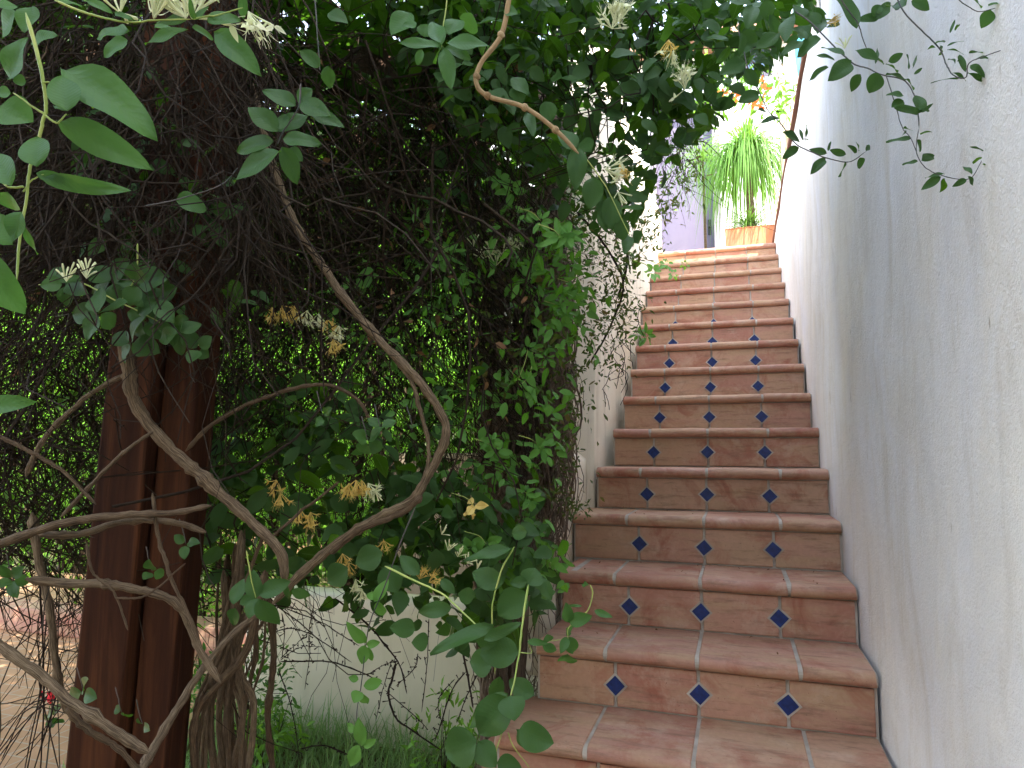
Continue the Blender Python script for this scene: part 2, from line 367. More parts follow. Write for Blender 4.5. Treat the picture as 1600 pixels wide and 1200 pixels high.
def noisef(x, s): return math.sin(x*7.3+s*3.1)*.5+math.sin(x*17.1+s*5.7)*.3+math.sin(x*31+s)*.2
def extr(bm, prof, x0, x1, r, wob=0., seed=0, seg=10):
    """profile (Y,Z) swept along X as a closed solid, a little uneven"""
    n = len(prof); V = []; F = []
    for i in range(seg+1):
        x = x0+.0035 if i == 1 and seg > 2 else x1-.0035 if i == seg-1 and seg > 2 else x0+(x1-x0)*i/seg
        e = .0035 if i in (0, seg) else 0
        for (y, z) in prof:
            w = noisef(x, seed)*wob
            cyy = y + (e if y < prof[0][0]-.15 else 0) + w*.6; V.append((x, cyy, z-(e*.7)+w))
    for i in range(seg):
        for j in range(n):
            a = i*n+j; b2 = i*n+(j+1) % n
            F.append((a, b2, b2+n, a+n))
    F.append(tuple(reversed(range(n)))); F.append(tuple(range(seg*n, seg*n+n)))
    bm.add(V, F, r)
def gaps(x0, x1, cuts, g):
    e = [x0]+[c for c in cuts]+[x1]; out = []
    for i in range(len(e)-1):
        out.append((e[i]+(g/2 if i else .002), e[i+1]-(g/2 if i < len(e)-2 else .004)))
    return out
NOSE_R = .0225
for k in range(-2, 15):
    z = T0+RS*k; yr = Y1+(k-1)*TD; xl = xleft(k)
    zb = z-RS     # tread below
    back = yr+TD+.02 if k < 14 else yr+.42
    # profile of tread tiles with its rounded nose
    yn = yr-.020
    def prof(ins, bk):
        P = [(bk, z-ins), (yn+NOSE_R*.9, z-ins)]
        for a in range(1, 9):
            t = math.pi*a/8
            P.append((yn+NOSE_R*.9-math.sin(t)*(NOSE_R-ins)*1.15, z-NOSE_R+math.cos(t)*(NOSE_R-ins)))
        P += [(yr+.004+ins, z-2*NOSE_R+ins), (bk, z-2*NOSE_R+ins)]
        return P
    body = BM()
    extr(body, prof(.0025, back-.001), xl, XR, .5, .0008, k, 16)
    body.box((xl, yr+.0075, zb-.02), (XR, back-.03, z-2*NOSE_R+.003), .5)
    st = body.build('step', GROUT, stairs)
    jit = lambda: random.uniform(-.012, .012)
    r3 = .30 if k < 4 else .30
    cuts = [XM-r3+jit(), XM+random.uniform(-.004, .004), XM+r3+jit()+.0]
    if k > 4: cuts = [XM-.27+jit(), XM, XM+.27+jit()]
    tr = BM()
    for (a, b2) in gaps(xl, XR, cuts, .0105 if k < 6 else .009):
        extr(tr, prof(0, back), a, b2, random.random(), .0022, random.random()*50, 10)
    tr.build('tread', CLAY, st, smooth=True, sharp=.6)
    ri = BM()
    zt = z-2*NOSE_R-.004
    S = SP
    cuts = [XM-S, XM, XM+S]
    for (a, b2) in gaps(xl+.006, XR-.004, cuts, .010):
        r = random.random(); rh = random.uniform(-.001, .001)
        ri.box((a, yr+rh, zb+.006), (b2, yr+.012, zt), r)
    ri.build('riser', CLAY, st, bevel=.003)
    zc = zb+{8: .067, 9: .057, 10: .045, 11: .038}.get(k, .0715 if k < 8 else .030)
    for j in (-1, 0, 1):
        bx = BM(); gm = BM(); c = XM+j*S+random.uniform(-.004, .004); zz = zc+random.uniform(-.003, .003); h = .0315; an = random.uniform(-.06, .06)
        def dia(h, y0, y1):
            pts = [(c+h*math.cos(an+q*math.pi/2), zz+h*math.sin(an+q*math.pi/2)) for q in range(4)]
            return [(x, y0, zq) for x, zq in pts]+[(x, y1, zq) for x, zq in pts]
        FF = [(0, 1, 2, 3), (7, 6, 5, 4), (1, 0, 4, 5), (2, 1, 5, 6), (3, 2, 6, 7), (0, 3, 7, 4)]
        gm.add(dia(h+.0085, yr-.0022, yr+.01), FF, .5)
        bx.add(dia(h, yr-.0042, yr+.009), FF, random.random())
        bx.build('diamond_tile', BLUE, st, bevel=.0012)
        gm.build('grout_border', GROUT, st)

# ------------------------------------------------------------ walls
def wobbly_wall(name, axis, fixed, a0, a1, z0, z1, thick, m, amp, res, label=None, cat='wall', round_top=0, parent=None):
    """upright slab whose visible face is an uneven grid; axis 'x' = face at X=fixed spanning Y"""
    na = max(2, int((a1-a0)/res)); nz = max(2, int((z1-z0)/res))
    A, Z = np.meshgrid(np.linspace(a0, a1, na+1), np.linspace(z0, z1, nz+1), indexing='ij')
    d = amp*(np.sin(A*2.1+Z*1.3+fixed*5)*.6+np.sin(A*4.7-Z*3.9+1)*.35+np.sin(A*11.3+Z*7.7)*.12+np.sin(Z*13-A*5.1)*.12)
    if round_top:
        dd = np.clip((Z-(z1-round_top))/round_top, 0, 1); sgn = 1 if thick > 0 else -1
        d = d + sgn*round_top*(1-np.sqrt(1-dd**2*.98))
    face = fixed+d; backf = np.full_like(A, fixed+thick)
    if round_top: backf = backf-sgn*round_top*(1-np.sqrt(1-dd**2*.98))
    def pts(fx):
        return np.stack([fx, A, Z], -1) if axis == 'x' else np.stack([A, fx, Z], -1)
    V = np.concatenate([pts(face).reshape(-1, 3), pts(backf).reshape(-1, 3)])
    idx = np.arange((na+1)*(nz+1)).reshape(na+1, nz+1); o = idx.size
    q = [np.stack([idx[:-1, :-1], idx[1:, :-1], idx[1:, 1:], idx[:-1, 1:]], -1).reshape(-1, 4)]
    q.append(q[0][:, ::-1]+o)
    for e, rev in ((idx[:, 0], 0), (idx[:, -1], 1), (idx[0], 1), (idx[-1], 0)):
        s = np.stack([e[:-1], e[:-1]+o, e[1:]+o, e[1:]], -1); q.append(s[:, ::-1] if rev else s)
    Fc = np.concatenate(q)
    if (axis == 'x') == (thick > 0): Fc = Fc[:, ::-1]
    o = link(name, mesh_np(name, V, Fc), m, parent)
    if label: tag(o, label, cat)
    return o
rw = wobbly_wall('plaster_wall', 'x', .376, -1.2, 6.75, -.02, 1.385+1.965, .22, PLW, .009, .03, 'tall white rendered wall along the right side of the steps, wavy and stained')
bm = BM()
bm.box((.36, 2.2, 1.385+1.967), (.40, 6.8, 1.385+1.995), .3)
cap = bm.build('wall_trim', WCAP, rw, bevel=.004)
# stepped parapet on the left
wobbly_wall('low_parapet', 'x', -.675, 2.60, 3.22, .55, 1.40, -.16, PLS, .006, .03, 'short cream parapet with a rounded top beside the fourth step', 'wall', .05)
lw = wobbly_wall('high_parapet', 'x', -.640, 3.222, 6.6, .55, 1.385+2.35, -.22, PLS, .010, .04, 'tall cream side wall left of the upper steps, half hidden by vines', 'wall', .04)
# steps under-wall (closes the flight on its left)
bm = BM()
for k in range(-2, 1):
    bm.box((-.71 if k > 0 else -.75, Y1+(k-1)*TD+.012, -.02), (xleft(k)-.002, Y1+k*TD+.012, T0+RS*k-.055), 0)
bm.build('step_side', CLAY, stairs)
# landing retaining wall and far house
ret = BM(); ret.box((-3.2, 6.62, -.02), (-.86, 6.8, 1.84)); o = ret.build('retaining_wall', PLS); tag(o, 'cream retaining wall under the upper terrace behind the vines', 'wall')
lawnw = wobbly_wall('garden_wall', 'y', 3.06, -2.45, -.80, -.02, .675, .2, PLG, .003, .04, 'low pale green stained wall standing above the grass at the bottom', 'wall')

YF = 8.6
house = empty('white_house', (0, YF, 1.845), 'sunlit white house with a purple door at the top of the steps', 'house')
dz0 = 1.845
pL, pR = onY(1018, 300, YF)[0], onY(1126, 300, YF)[0]
dtop = onY(1100, 150, YF)[2]
wx0, wx1 = onY(1158, 90, YF)[0], onY(1205, 90, YF)[0]; wz0, wz1 = onY(1180, 122, YF)[2], onY(1180, 66, YF)[2]
bm = BM()
for (x0, x1, z0, z1) in ((-3.2, pL, dz0, 6.5), (pL, pR, dtop, 6.5), (pR, wx0, dz0, 6.5), (wx0, wx1, dz0, wz0), (wx0, wx1, wz1, 6.5), (wx1, 3.5, dz0, 6.5)):
    bm.box((x0, YF, z0), (x1, YF+.3, z1))
bm.build('wall', PLF, house)
bm = BM(); bm.box((-3.3, YF-.35, 6.5), (3.6, YF+2, 6.62)); bm.build('roof', CLAY, house)
bm = BM(); bm.box((pL+.06, YF+.08, dz0+.005), (pR-.09, YF+.13, dtop-.06)); door = bm.build('door', DOORM, house)
hx = onY(1108, 350, YF)[0]; hz = onY(1108, 352, YF)[2]
bm = BM(); bm.box((hx-.02, YF+.072, hz-.10), (hx+.02, YF+.0795, hz+.10)); bm.box((hx-.012, YF+.035, hz-.01), (hx+.012, YF+.072, hz+.012));  bm.build('handle', IRON, door, bevel=.003)
bm = BM(); bm.box((pL, YF-.01, dz0), (pL+.058, YF+.14, dtop)); bm.box((pR-.088, YF-.01, dz0), (pR, YF+.14, dtop)); bm.box((pL+.058, YF-.01, dtop-.058), (pR-.088, YF+.14, dtop)); bm.build('door_frame', FRAMEM, house, bevel=.004)
bm = BM(); win = None
w_ = .07
bm.box((wx0, YF-.01, wz0), (wx0+w_, YF+.1, wz1)); bm.box((wx1-w_, YF-.01, wz0), (wx1, YF+.1, wz1)); bm.box((wx0+w_, YF-.01, wz1-w_), (wx1-w_, YF+.1, wz1)); bm.box((wx0+w_, YF-.01, wz0), (wx1-w_, YF+.1, wz0+w_))
win = bm.build('window', FRAMEM, house, bevel=.004)
bm = BM(); bm.box((wx0+w_, YF+.03, wz0+w_), (wx1-w_, YF+.04, wz1-w_)); bm.build('pane', GLASS, win)

# unseen house block added beyond the right wall to shade the flight
nb = empty('sun_blocker_house', (3.2, 0, 0), 'plain unseen house block added behind the right hand wall to keep sun off the steps', 'house')
bm = BM(); bm.box((1.25, -5, -.02), (5.2, 4.3, 5.9)); bm.build('wall', PLF, nb)
bm = BM(); bm.box((1.0, -5.2, 5.9), (5.4, 4.5, 6.02)); bm.build('roof', CLAY, nb)

rh = empty('sky_blocker_house', (-3, -4, 0), 'unseen cream house block added behind the camera to cut the low sky light', 'house')  # added out of view so less low sky light reaches the foreground
bm = BM(); bm.box((-9, -6, -.02), (1.1, -2.6, 3.9)); bm.build('wall', PLS, rh)
bm = BM(); bm.box((-9.2, -6.2, 3.9), (1.0, -2.4, 4.05)); bm.build('roof', CLAY, rh)
# terracotta planter
px0, px1 = onY(1133, 370, 7.3)[0], onY(1211, 370, 7.3)[0]; ptop = onY(1170, 354, 7.3)[2]
pl = BM(); dpt = .42
def ringbox(bm, x0, x1, y0, y1, z0, z1, t):
    bm.box((x0, y0, z0), (x1, y0+t, z1)); bm.box((x0, y1-t, z0), (x1, y1, z1)); bm.box((x0, y0+t, z0), (x0+t, y1-t, z1)); bm.box((x1-t, y0+t, z0), (x1, y1-t, z1))
planter = empty('planter', ((px0+px1)/2, 7.5, 1.845), 'square terracotta planter at the top of the steps in front of the white house', 'planter')
ringbox(pl, px0, px1, 7.3, 7.312+dpt, 1.85, ptop-.012, .035); pl.build('pot', POT, planter, bevel=.008)
pl = BM(); ringbox(pl, px0-.002, px1+.002, 7.298, 7.314+dpt, ptop-.012, ptop, .04); pl.build('rim', POT, planter, bevel=.008)
bm = BM(); bm.box((px0+.045, 7.345, ptop-.12), (px1-.045, 7.3+dpt-.035, ptop-.03)); bm.build('soil', SOIL, planter)

# ponytail palm
def blades(starts, dirs, L, W, droop, rnd, rows=9):
    """strap leaves that arch over under their own weight"""
    n = len(starts); t = np.linspace(0, 1, rows)
    P = np.zeros((n, rows, 3)); d = nrm(np.asarray(dirs, float)); p = np.array(starts, float); step = (np.asarray(L)/(rows-1))[:, None]
    for i in range(rows):
        P[:, i] = p; p = p+d*step; d = nrm(d+np.array([0, 0, -1.])*np.asarray(droop)[:, None]/(rows-1))
    Tn = nrm(np.gradient(P, axis=1)); side = nrm(np.cross(Tn, np.array([0, 0, 1.])+1e-3)); w = (np.asarray(W)[:, None]*np.minimum(1, (1-t)*3+.03)[None]*.5)[..., None]
    up = np.cross(side, Tn)
    V = np.stack([P-side*w, P-up*w*.35, P+side*w], 2)
    idx = np.arange(rows*3).reshape(rows, 3)
    q = np.stack([idx[:-1, :-1], idx[:-1, 1:], idx[1:, 1:], idx[1:, :-1]], -1).reshape(-1, 4)
    Fc = (q[None]+(np.arange(n)*rows*3)[:, None, None]).reshape(-1, 4)
    at = {'lt': np.broadcast_to(t[None, :, None], (n, rows, 3)).ravel().copy(), 'lu': np.broadcast_to(np.array([-1., 0, 1]), (n, rows, 3)).ravel().copy(), 'rnd': np.broadcast_to(np.asarray(rnd)[:, None, None], (n, rows, 3)).ravel().copy()}
    return V.reshape(-1, 3), Fc, at
pc = np.array([(px0+px1)/2+.0, 7.5, ptop])
palm = empty('ponytail_palm', pc-np.array([0, 0, .05]), 'arching ponytail palm with long strap leaves growing in the square terracotta planter', 'palm')
head = onY(1166, 245, 7.5)
tp = spline([pc-[0, 0, .06], pc+[.02, 0, .25], head-[0, 0, .02]], 12); trr = np.linspace(.055, .028, 12); trr[:4] += np.array([.05, .045, .03, .01])
me = mesh_np('trunk', *tubes(tp[None], trr[None], 12)); link('trunk', me, BARK, palm)
def rosette(c, n, L0, L1, W, d0, d1, up0=.2, up1=1.6):
    a = rng.uniform(0, 6.28, n); up = rng.uniform(up0, up1, n)
    d = np.stack([np.cos(a), np.sin(a), up], -1)
    return blades(np.repeat(c[None], n, 0)+rng.normal(0, .015, (n, 3)), d, rng.uniform(L0, L1, n), rng.uniform(W*.7, W*1.2, n), rng.uniform(d0, d1, n), rng.uniform(0, 1, n), 11)
parts = [rosette(head, 900, .45, 1.25, .0085, 2.8, 6.5, -.2, 2.2), rosette(head+[0, 0, .02], 60, .35, .5, .014, .3, 1.2, 1.5, 6.5), rosette(pc+[0, 0, .02], 240, .25, .5, .007, 1.2, 3.2, .4, 2.0)]
me = mesh_np('fronds', *merge(parts)); link('fronds', me, PALML, palm)
# second wispy palm left of the planter, before the door
p2 = onY(1098, 250, 7.9)
palm2 = empty('spiky_plant', (p2[0], 7.9, 1.85), 'pale wispy plant with thin drooping leaves in front of the purple door', 'plant')
me = mesh_np('trunk', *tubes(spline([(p2[0]+.05, 7.95, 1.85), (p2[0]+.02, 7.95, 2.6), p2], 10)[None], np.linspace(.03, .012, 10)[None], 8)); link('trunk', me, BARK, palm2)
me = mesh_np('fronds', *merge([rosette(p2, 90, .45, .95, .008, 2.5, 5.0, .0, 1.5)])); link('fronds', me, PALML, palm2)

# weathered timber post, blue cloth, batten
a = D(1233, 330, 6.9); b_ = D(1234, 88, 6.9)
bm = BM(); bm.box((a[0]-.062, a[1]-.05, 1.85), (a[0]+.0, a[1]+.06, b_[2]), .2); bm.box((a[0]+.003, a[1]-.03, 1.85), (a[0]+.07, a[1]+.05, b_[2]-.10), .7)
o = bm.build('timber_post', WOLD, bevel=.008, seg=2); tag(o, 'weathered pale timber post rising beyond the end of the right wall', 'post')
cl = [D(1254, 20, 5.2), D(1273, 45, 5.15), D(1262, 95, 5.2), D(1250, 128, 5.25), D(1245, 100, 5.3), D(1243, 60, 5.3)]
V = []; F = []
n = 9
for i in range(n+1):
    t = i/n
    L_ = spline([cl[0], cl[5], cl[4], cl[3]], n+1)[i]; R_ = spline([cl[1], cl[2], cl[3]+np.array([.004, 0, 0])], n+1)[i]
    for j in range(6):
        s = j/5; p = L_*(1-s)+R_*s; p = p+np.array([0, .02*math.sin(s*9+t*3), 0]); V.append(p)
for i in range(n):
    for j in range(5):
        q = i*6+j; F.append((q, q+1, q+7, q+6))
me = mesh_np('pennant', np.array(V), np.array(F)); o = link('hanging_cloth', me, CLOTH); so_ = o.modifiers.new('s', 'SOLIDIFY'); so_.thickness = .004
tag(o, 'pointed light blue cloth hanging above the wooden trim of the right wall', 'cloth')
q0 = D(1297, -30, 3.25)
bm = BM(); yb = 2.93; zt_ = D(1300, 62, 3.0)[2]
bm.box((.338, yb-.03, zt_), (.364, yb+.03, 3.35)); bm.box((.330, yb-.055, zt_+.16), (.3655, yb-.031, 3.35))
o = bm.build('timber_batten', WOLD, bevel=.003); tag(o, 'short timber batten fixed high on the face of the right wall', 'batten')

# ------------------------------------------------------------ pergola post and beams
base = D(188, 900, 1.5); bx_, by_ = base[0], base[1]
pg = empty('pergola', (bx_, by_, 0), 'red brown timber pergola carrying the honeysuckle, two boards bolted into its post', 'pergola')
ang = .30
def obox(bm, cx, cyy, hw, hd, z0, z1, r, an, lean=0.0):
    ca, sa = math.cos(an), math.sin(an); V = []
    for z, l in ((z0, 0), (z1, lean)):
        for (x, y) in ((-hw, -hd), (hw, -hd), (hw, hd), (-hw, hd)): V.append((cx+x*ca-y*sa+l, cyy+x*sa+y*ca, z))
    bm.add(V, [(0, 3, 2, 1), (4, 5, 6, 7), (0, 1, 5, 4), (1, 2, 6, 5), (2, 3, 7, 6), (3, 0, 4, 7)], r)
bm = BM(); obox(bm, bx_-.030, by_-.01, .052, .06, 0, 2.65, .2, ang, .13); bm.build('post', WPOST, pg, bevel=.006)
bm = BM(); obox(bm, bx_+.068, by_+.04, .038, .05, 0, 2.62, .6, ang, .10); bm.build('side_board', WPOST, pg, bevel=.006)
for i, (x0, y0, x1, y1) in enumerate(((-3.6, 1.2, -.75, 2.2), (-3.9, 3.4, -.9, 3.6))):
    bm = BM(); an = math.atan2(y1-y0, x1-x0); obox(bm, (x0+x1)/2, (y0+y1)/2, math.hypot(x1-x0, y1-y0)/2, .05, 2.66, 2.82, .5, an); bm.build('beam', WDK, pg, bevel=.005)
for i in range(7):
    x = -3.5+i*.45
    bm = BM(); obox(bm, x, 2.4, .03, 1.6, 2.825, 2.93, .5, -.1); bm.build('rafter', WDK, pg, bevel=.004)

# ------------------------------------------------------------ vines
def vine(pts, wpx, d, m=BARK, name='woody_vine', label='', group=None, n=None, d1=None, taper=.75, knots=True, cat='vine', wob=1.0):
    P = np.array(pts, float); k = len(P); ds = np.linspace(d, d1 if d1 else d, k)
    W = np.array([D(x, y, z) for (x, y), z in zip(P, ds)])
    n = n or max(14, k*9)
    S = spline(W, n); ax = np.linspace(0, 1, n)
    r = wpx*.76/2/FPX*d*np.linspace(1, taper, n)*np.clip(np.minimum(ax, 1-ax)*22+.25, 0, 1)
    if knots:
        r = r*(1+.07*np.sin(ax*k*7+wpx)+.05*rng.normal(0, 1, n)); q = rng.integers(2, n-2, max(1, n//14)); r[q] *= 1.3; r[q+1] *= 1.12
    S = S+np.cumsum(rng.normal(0, .0007*wob, S.shape), 0)*np.sin(np.pi*ax)[:, None]
    return tubes(S[None], r[None], 10 if wpx > 7 else 6)
def vine_obj(lst, label, name='woody_vine', m=BARK, cat='vine', group='woody stems twisting in front of the post'):
    if 1 < len(lst) <= 12:
        o = empty(name, lst[0][0].mean(0), label, cat, group)
        for p in lst: link('stem', mesh_np('stem', *p), m, o)
        return o
    me = mesh_np(name, *merge(lst)); o = link(name, me, m); tag(o, label, cat, group); return o
WV = [
 ('thick bark vine curving down right across the timber post', [vine([(190, 520), (198, 570), (208, 625), (245, 675), (292, 722), (345, 768), (400, 815), (440, 862), (446, 910)], 27, 1.2)]),
 ('long vine bending to an elbow in the middle and dropping to the lower left', [vine([(395, 130), (425, 250), (458, 345), (500, 412), (548, 482), (600, 545), (652, 600), (688, 650), (698, 688), (676, 742), (648, 785), (590, 815), (530, 850), (470, 898), (425, 945)], 17, 1.45, taper=1.1), vine([(600, 540), (638, 590), (655, 640), (668, 700), (662, 760)], 10, 1.45, taper=.8)]),
 ('stout pale stem reaching in from the left edge at knee height over the post', [vine([(-60, 868), (0, 848), (90, 818), (180, 805), (260, 803), (330, 790)], 22, 1.12, taper=.5), vine([(60, 835), (120, 838), (200, 822), (270, 822), (322, 832)], 15, 1.14, taper=.8)]),
 ('horizontal grey stem crossing the post then hooking down to the right', [vine([(40, 905), (110, 911), (180, 914), (240, 927), (282, 945), (302, 980), (318, 1020), (345, 1068)], 19, 1.15)]),
 ('pale smooth stem slanting down from the left edge to the fork at the bottom', [vine([(-40, 985), (0, 1010), (60, 1055), (110, 1095), (170, 1137), (232, 1176)], 22, 1.0, taper=.9)]),
 ('gnarled stem rising from the fork at the bottom towards the white wall', [vine([(215, 1215), (240, 1172), (275, 1115), (318, 1045), (370, 985), (420, 945)], 20, 1.05, taper=.8, d1=1.4)]),
 ('crooked pale branch along the foot of the timber post', [vine([(105, 1105), (122, 1130), (155, 1158), (190, 1178), (225, 1215)], 15, 1.02)]),
 ('thin light stem slanting from the left edge in front of the dark hedge', [vine([(-20, 672), (40, 705), (95, 742), (150, 788)], 9, 1.15)]),
 ('arched brown stem left of the post above the pale stems', [vine([(40, 745), (65, 690), (105, 640), (160, 600), (215, 578)], 12, 1.3)]),
 ('thin straight branch rising up right across the lower post', [vine([(95, 808), (150, 752), (200, 706), (240, 674)], 9, 1.18)]),
 ('looping tan stem arching right of the post at mid height', [vine([(290, 705), (330, 665), (390, 630), (450, 610), (515, 603), (560, 625), (580, 660)], 9, 1.35)]),
 ('upright brown stem standing in front of the pale garden wall', [vine([(405, 900), (424, 960), (428, 1050), (420, 1130), (430, 1230)], 16, 1.75)]),
 ('dim upright stem at the far left in front of the sunlit shrubs', [vine([(50, 800), (62, 880), (82, 960), (90, 1050), (104, 1115)], 17, 1.5)]),
 ('thin twisting stem running down over the front of the post', [vine([(238, 770), (250, 850), (272, 905), (292, 950), (312, 1000)], 8, 1.13), vine([(135, 848), (146, 900), (178, 932), (200, 985)], 6, 1.1), vine([(180, 935), (215, 932), (245, 915), (290, 880)], 5, 1.1)]),
 ('forked dry branch below the elbow, pointing up to the yellow blossoms', [vine([(415, 850), (470, 800), (530, 752)], 7, 1.3), vine([(515, 865), (560, 830), (630, 800), (660, 775)], 14, 1.4)]),
]
for lab, ls in WV: vine_obj(ls, lab)
ls = [vine([(800, -40), (795, 0), (783, 55), (752, 98), (744, 128), (762, 150), (820, 168), (868, 203), (904, 240)], 11, 1.0, taper=.8, knots=False, wob=0)]
for (x, y) in ((745, 120), (762, 150), (820, 168), (868, 203), (783, 55)):
    p = D(x, y, 1.0); q = D(x+3, y+5, 1.0)-p; ls[0] = merge([ls[0], tubes(spline([p-q, p+q], 5)[None], np.array([[.0030, .0050, .0056, .0050, .0030]]), 10)])
vine_obj(ls, 'smooth tan shoot with knuckled joints hanging from the top in the middle', m=TAN, group='bare vine shoots')
# bundle of stems by the post foot
ls = []
for i in range(26):
    x0 = rng.uniform(345, 430); y0 = rng.uniform(820, 960); x1 = rng.uniform(300, 385); d = rng.uniform(1.5, 1.9)
    ls.append(vine([(x0, y0), ((x0+x1)/2+rng.uniform(-25, 25), 1020), (x1+rng.uniform(-15, 25), 1110), (x1, 1240)], rng.uniform(5, 17), d))
vine_obj(ls, 'bundle of old stems rising from the ground just right of the post', name='vine_trunk', cat='vine', group=None)

# random hanging twigs
def hang(n, xr, yr, dr, L, r, drift=.35, m=9, down=1.0, jitter=.35):
    x = rng.uniform(*xr, n); y = rng.uniform(*yr, n); d = rng.uniform(*dr, n)
    P = np.zeros((n, m, 3)); p = np.array([D(a, b, c) for a, b, c in zip(x, y, d)]); dirv = nrm(np.stack([rng.normal(0, drift, n), rng.normal(0, drift, n), -down*np.ones(n)], -1))
    ln = rng.uniform(*L, n)/(m-1)
    for i in range(m):
        p[:, 0] = np.where((p[:, 1] < 3.6) & (p[:, 2] < 2.15), np.minimum(p[:, 0], -.265*p[:, 1]-.012*i), p[:, 0])
        P[:, i] = p; p = p+dirv*ln[:, None]; dirv = nrm(dirv+rng.normal(0, jitter, (n, 3))*np.array([1, 1, .7]))
    rr = rng.uniform(*r, n)[:, None]*np.linspace(1, .5, m)[None]
    return tubes(P, rr, 4)
tangle = [
 hang(1500, (-150, 760), (-80, 520), (1.9, 3.0), (.5, 1.3), (.0010, .0028), .5),
 hang(900, (-150, 420), (-60, 420), (1.5, 2.2), (.3, .9), (.0010, .0030), .9, jitter=.5),
 hang(700, (350, 780), (150, 620), (2.0, 2.7), (.4, 1.0), (.0010, .0022), .6, jitter=.25),
 hang(500, (-100, 420), (500, 900), (1.7, 2.4), (.3, .8), (.0010, .0025), .7),
 hang(240, (-150, 820), (-40, 200), (1.7, 2.6), (.3, .7), (.0012, .003), .9, jitter=.4),
 hang(560, (60, 440), (-80, 380), (1.15, 1.45), (.25, .6), (.0009, .0024), .45, jitter=.3),
 hang(500, (-150, 140), (250, 800), (1.5, 2.4), (.3, .8), (.0010, .0025), .6, jitter=.35),
 hang(60, (180, 760), (60, 420), (1.5, 2.3), (.5, 1.0), (.003, .006), .5, jitter=.2),
]
o = link('dry_twigs', mesh_np('dry_twigs', *merge(tangle)), TWIG); tag(o, 'dense tangle of dry brown twigs filling the space under the pergola', 'twigs', kind='stuff')
tangle = [hang(900, (250, 830), (60, 640), (2.3, 3.1), (.4, 1.2), (.0009, .0018), .7, jitter=.15), hang(500, (-100, 500), (200, 800), (2.2, 2.9), (.4, 1.0), (.0009, .002), .8, jitter=.2)]
o = link('dark_stems', mesh_np('dark_stems', *merge(tangle)), TWIGD); tag(o, 'criss-crossing thin dark stems standing out against the sunlit shrubs', 'stems', kind='stuff')

# jasmine column beside the parapet
jc = empty('jasmine_column', (-1.0, 2.6, 0), 'column of matted grey jasmine stems and small leaves beside the lower steps', 'climbing plant')
def column(n, xr, y0, y1, dr, r, m=16, jit=.022):
    P = np.zeros((n, m, 3)); 
    for i in range(n):
        xa = rng.uniform(*xr); d = rng.uniform(*dr); ya = rng.uniform(y0, y0+420); yb2 = min(y1, ya+rng.uniform(180, 520))
        xb = xa+rng.normal(0, 25)
        ys = np.linspace(ya, yb2, m)
        # the column leans: narrower and more to the right below
        c = np.interp(ys, [150, 400, 600, 800, 1000, 1120], [830, 835, 835, 825, 815, 805]); w = np.interp(ys, [150, 400, 600, 800, 1000, 1120], [100, 80, 74, 66, 58, 50])
        u = np.interp(ys, [ya, yb2], [(xa-830)/75, (xb-830)/75])
        for j in range(m): P[i, j] = D(c[j]+w[j]*np.clip(u[j], -1.1, 1.02), ys[j], d)
        w_ = np.cumsum(rng.normal(0, jit, (m, 3)), 0); w_ -= np.linspace(0, 1, m)[:, None]*w_[-1]; P[i] += w_*.55
        P[i, :, 0] = np.minimum(P[i, :, 0], -.665-.03*np.sin(np.arange(m)+i))
    rr = rng.uniform(*r, n)[:, None]*np.linspace(1, .7, m)[None]
    Q = np.array([spline(p, m*2) for p in P]); R_ = np.repeat(rr, 2, 1)
    return tubes(Q, R_, 5)
def low_stems(n):
    P = np.zeros((n, 24, 3))
    for i in range(n):
        xa = rng.uniform(762, 838); P[i] = spline([D(xa+rng.normal(0, 14), 850, 2.5), D(xa+rng.normal(0, 8), 1000, 2.4), D(xa+rng.normal(0, 12), 1230, 2.3)], 24)
        w_ = np.cumsum(rng.normal(0, .006, (24, 3)), 0); P[i] += w_; P[i, :, 0] = np.minimum(P[i, :, 0], -.725-rng.uniform(0, .03))
    return tubes(P, rng.uniform(.0015, .006, n)[:, None]*np.linspace(.8, 1.1, 24)[None], 5)
me = mesh_np('stems', *merge([low_stems(150), column(520, (755, 905), 220, 1130, (2.60, 3.0), (.0015, .0058), jit=.03), column(220, (760, 900), 330, 1130, (2.55, 2.7), (.001, .003), jit=.05)])); link('stems', me, bark_mat('grey jasmine stem', [(.3, (.09, .06, .045)), (.7, (.46, .36, .27))]), jc)

# ------------------------------------------------------------ leaf masses
def scatter(n, region, dr, L, ratio=.62, droop=.5, rows=4, face=None, curl=(.0, .35), tone=(0, 1), spread=.8):
    """leaves inside picture region(s) at real distances; region = function giving pixel samples"""
    xy = region(n); n = len(xy); d = rng.uniform(*dr, n)
    P = np.array([D(a, b, c) for (a, b), c in zip(xy, d)])
    T = nrm(rng.normal(0, 1, (n, 3))*np.array([1, 1, .6])+np.array([0, 0, -droop])); N = nrm(rng.normal(0, spread, (n, 3))+np.array([0, 0, 1.])+(face if face is not None else 0))
    l = rng.uniform(*L, n)
    return leaves(P, T, N, l, l*rng.uniform(ratio*.8, ratio*1.15, n), rng.uniform(*curl, n), rng.uniform(*tone, n), rows=rows, cols=1)
def clumped(poly_y, x0, x1, ytop, clumps=0, r=40):
    xs, ys = zip(*poly_y)
    def f(n):
        if clumps:
            cx = rng.uniform(x0, x1, clumps); cyy = ytop+(np.interp(cx, xs, ys)-ytop)*rng.uniform(0, 1, clumps)
            i = rng.integers(0, clumps, n*2); X = cx[i]+rng.normal(0, r, n*2); Yv = cyy[i]+rng.normal(0, r, n*2)
        else:
            X = rng.uniform(x0, x1, n*2); Yv = rng.uniform(ytop, max(ys), n*2)
        k = Yv < np.interp(X, xs, ys)
        return np.stack([X[k], Yv[k]], -1)[:n]
    return f
face = -Fv*.9
